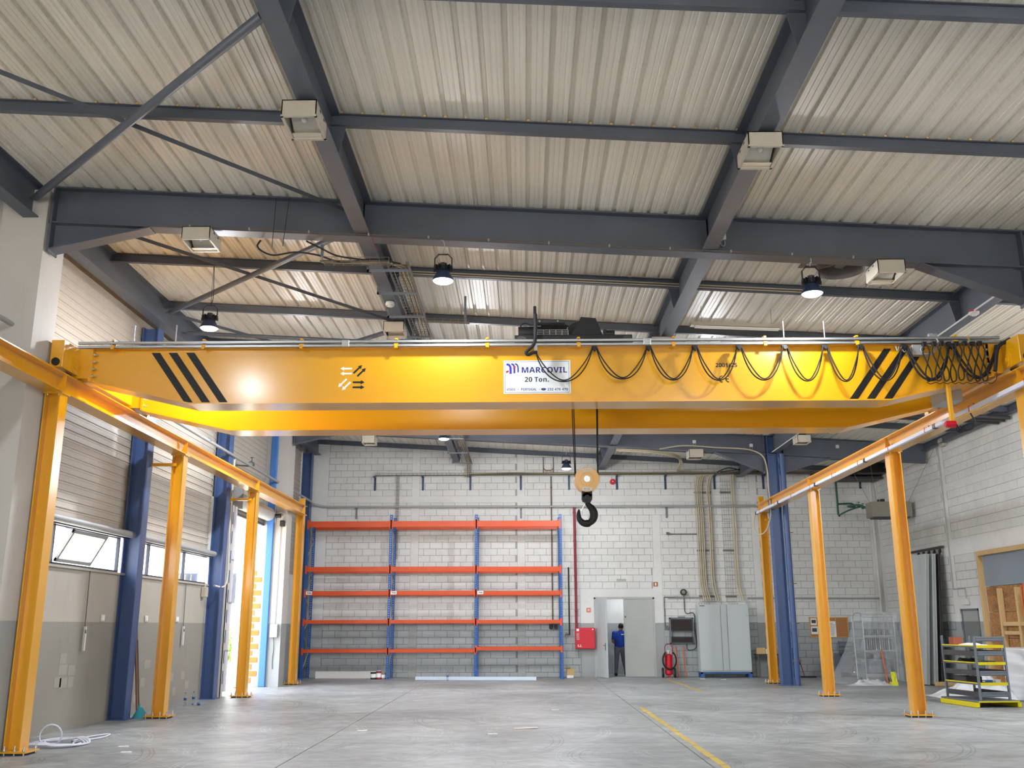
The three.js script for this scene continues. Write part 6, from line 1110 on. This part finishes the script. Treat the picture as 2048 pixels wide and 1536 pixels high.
{ const spots = [[0.63, -21.1, 'small white scrap on the floor below the hook'], [-2.73, -17.05, 'thin white scrap on the floor left of the centre'], [-0.53, -16.5, 'thin pale splinter on the floor nearer to the camera'], [-5.87, -14.9, 'pale splinter on the floor near the nearest left leg'], [-5.57, -14.25, 'smaller pale splinter on the floor near the nearest left leg'], [6.4, -32.6, 'white scrap on the floor before the cabinet'], [5.8, -33, 'second white scrap on the floor before the cabinet']];
  for (const [x, z, label] of spots) single('floor_scrap', label, 'scrap', [rbox(x, 0.006, z, 0.14, 0.012, 0.06, 0.004), rbox(x + 0.06, 0.01, z + 0.03, 0.06, 0.02, 0.04, 0.004)], M.paper); }

// ---------------------------------------------------------------- the man walking off through the doorway
{
  const px = 3.36, pz = -35.25, S = 1.72;
  const t = thing('person', 'man in a blue polo shirt and grey trousers seen from behind in the doorway', 'person', [px, 0, pz]);
  // joints in metres: x to the right, z away from the camera is negative; he walks away and to the right
  const J = { pel: [0, 0.93, 0], chest: [0.03, 1.28, -0.02], neck: [0.05, 1.46, -0.03], head: [0.06, 1.6, -0.05],
    hl: [-0.09, 0.9, 0], kl: [-0.12, 0.5, 0.02], al: [-0.16, 0.1, 0.1], hr: [0.09, 0.9, 0], kr: [0.14, 0.52, -0.16], ar: [0.22, 0.12, -0.3],
    sl: [-0.17, 1.4, -0.01], el: [-0.235, 1.13, 0.06], wl: [-0.1, 1.0, -0.12], sr: [0.22, 1.4, -0.03], er: [0.29, 1.12, 0.0], wr: [0.2, 1.02, -0.2] };
  const seg = (p, a, b, ra, rb) => { const ab = [b[0] - a[0], b[1] - a[1], b[2] - a[2]], ap = [p[0] - a[0], p[1] - a[1], p[2] - a[2]]; const h = Math.max(0, Math.min(1, (ap[0] * ab[0] + ap[1] * ab[1] + ap[2] * ab[2]) / (ab[0] ** 2 + ab[1] ** 2 + ab[2] ** 2))); return Math.hypot(ap[0] - ab[0] * h, ap[1] - ab[1] * h, ap[2] - ab[2] * h) - (ra + (rb - ra) * h); };
  const ell = (p, c, r) => { const k = Math.hypot((p[0] - c[0]) / r[0], (p[1] - c[1]) / r[1], (p[2] - c[2]) / r[2]); return (k - 1) * Math.min(...r); };
  const sm = (a, b, k) => { const h = Math.max(0, Math.min(1, 0.5 + 0.5 * (b - a) / k)); return b + (a - b) * h - k * h * (1 - h); };
  const torso = (p, o) => { let d = ell(p, [0.03, 1.24, -0.01], [0.195 + o, 0.27 + o, 0.125 + o]); d = sm(d, ell(p, [0.005, 0.99, 0], [0.17 + o, 0.16 + o, 0.125 + o]), 0.06); return sm(d, sm(seg(p, J.sl, J.chest, 0.065 + o, 0.1 + o), seg(p, J.sr, J.chest, 0.065 + o, 0.1 + o), 0.03), 0.06); };
  const arms = (p, o, part_) => { const a = sm(seg(p, J.sl, J.el, 0.058 + o, 0.042 + o), seg(p, J.sr, J.er, 0.058 + o, 0.042 + o), 0.02); if (part_) return a; return sm(a, sm(seg(p, J.el, J.wl, 0.042 + o, 0.028 + o), seg(p, J.er, J.wr, 0.042 + o, 0.028 + o), 0.02), 0.02); };
  const legs = (p, o) => { let d = sm(seg(p, J.hl, J.kl, 0.092 + o, 0.062 + o), seg(p, J.kl, J.al, 0.062 + o, 0.042 + o), 0.02); d = Math.min(d, sm(seg(p, J.hr, J.kr, 0.092 + o, 0.062 + o), seg(p, J.kr, J.ar, 0.062 + o, 0.042 + o), 0.02)); return d; };
  const headF = (p) => { let d = ell(p, [0.06, 1.615, -0.05], [0.077, 0.112, 0.095]); d = sm(d, seg(p, J.neck, J.head, 0.058, 0.055), 0.03); d = sm(d, ell(p, [0.063, 1.545, -0.1], [0.05, 0.05, 0.05]), 0.03); for (const s of [-1, 1]) d = sm(d, ell(p, [0.06 + s * 0.078, 1.61, -0.05], [0.012, 0.032, 0.02]), 0.008); d = sm(d, ell(p, [0.064, 1.6, -0.148], [0.013, 0.022, 0.018]), 0.012); return d; };
  const hand = (p, w, dx) => { let d = ell(p, [w[0] + dx * 0.04, w[1] - 0.01, w[2] - 0.05], [0.034, 0.042, 0.05]); for (let f = 0; f < 4; f++) d = sm(d, sm(seg(p, [w[0] + dx * 0.045, w[1] + 0.022 - f * 0.019, w[2] - 0.085], [w[0] + dx * 0.07, w[1] + 0.02 - f * 0.02, w[2] - 0.13], 0.0095, 0.0085), seg(p, [w[0] + dx * 0.07, w[1] + 0.02 - f * 0.02, w[2] - 0.13], [w[0] + dx * 0.1, w[1] + 0.01 - f * 0.019, w[2] - 0.145 + (f % 3) * 0.008], 0.0085, 0.0075), 0.004), 0.006); return sm(d, seg(p, [w[0] + dx * 0.03, w[1] + 0.03, w[2] - 0.05], [w[0] + dx * 0.06, w[1] + 0.062, w[2] - 0.09], 0.012, 0.009), 0.008); };
  function field(f, c, half, res) {
    const mc = new MarchingCubes(res, M.skin, false, false, 400000); mc.isolation = 0;
    const n = res; for (let k = 0; k < n; k++) for (let j = 0; j < n; j++) for (let i = 0; i < n; i++) { const q = (v) => (v - n / 2) / (n / 2) * half; mc.field[k * n * n + j * n + i] = -f([c[0] + q(i), c[1] + q(j), c[2] + q(k)]); }
    mc.update(); const cnt = mc.count ?? mc.geometry.drawRange.count, g = new THREE.BufferGeometry();
    g.setAttribute('position', new THREE.BufferAttribute(mc.positionArray.slice(0, cnt * 3), 3)); g.setAttribute('normal', new THREE.BufferAttribute(mc.normalArray.slice(0, cnt * 3), 3)); g.setAttribute('uv', new THREE.BufferAttribute(new Float32Array(cnt * 2), 2));
    return g.scale(half, half, half).translate(c[0] + px, c[1], c[2] + pz);
  }
  const body = part('body', [field((p) => sm(sm(sm(torso(p, -0.008), arms(p, -0.004), 0.03), legs(p, -0.008), 0.05), seg(p, J.neck, J.head, 0.055, 0.052), 0.03), [0.02, 0.86, -0.05], 0.95, 110), field(headF, [0.06, 1.6, -0.06], 0.17, 70), field((p) => sm(hand(p, J.wl, 1), seg(p, J.wl, J.el, 0.028, 0.034), 0.01), [-0.07, 1.0, -0.19], 0.13, 80), field((p) => sm(hand(p, J.wr, -1), seg(p, J.wr, J.er, 0.028, 0.034), 0.01), [0.17, 1.02, -0.27], 0.13, 80)], M.skin, t);
  part('polo_shirt', field((p) => Math.max(sm(torso(p, 0.014), Math.max(arms(p, 0.018, true), 1.19 - p[1]), 0.03), 0.93 - p[1], p[1] - 1.475), [0.02, 1.2, -0.02], 0.42, 90), M.shirt, t);
  part('collar', new THREE.TorusGeometry(0.066, 0.016, 8, 24).rotateX(Math.PI / 2 - 0.2).translate(px + 0.05, 1.475, pz - 0.03), M.shirt, t);
  part('back_print', rbox(px + 0.1, 1.36, pz + 0.128, 0.09, 0.03, 0.006, 0.002), M.paleSteel, t);
  part('trousers', field((p) => Math.max(sm(legs(p, 0.012), ell(p, [0.005, 0.94, 0], [0.172, 0.13, 0.13]), 0.05), p[1] - 1.0, 0.07 - p[1]), [0.02, 0.53, -0.08], 0.56, 100), M.trousers, t);
  part('hair', field((p) => Math.max(ell(p, [0.06, 1.635, -0.04], [0.086, 0.105, 0.1]), 1.565 - p[1] + Math.max(0, -(p[2] + 0.06)) * 1.2), [0.06, 1.63, -0.05], 0.16, 60), M.hair, t);
  t.scale.setScalar(1.03);
  for (const [a, y] of [[J.al, 0.05], [J.ar, 0.06]]) part('shoe', field((p) => Math.max(sm(ell(p, [a[0], y, a[2] - 0.05], [0.048, 0.05, 0.13]), seg(p, [a[0], 0.12, a[2]], [a[0], y, a[2]], 0.045, 0.05), 0.03), 0.001 - p[1]), [a[0], 0.08, a[2] - 0.05], 0.2, 50), M.rubber, t);
}

renderer.render(scene, camera);
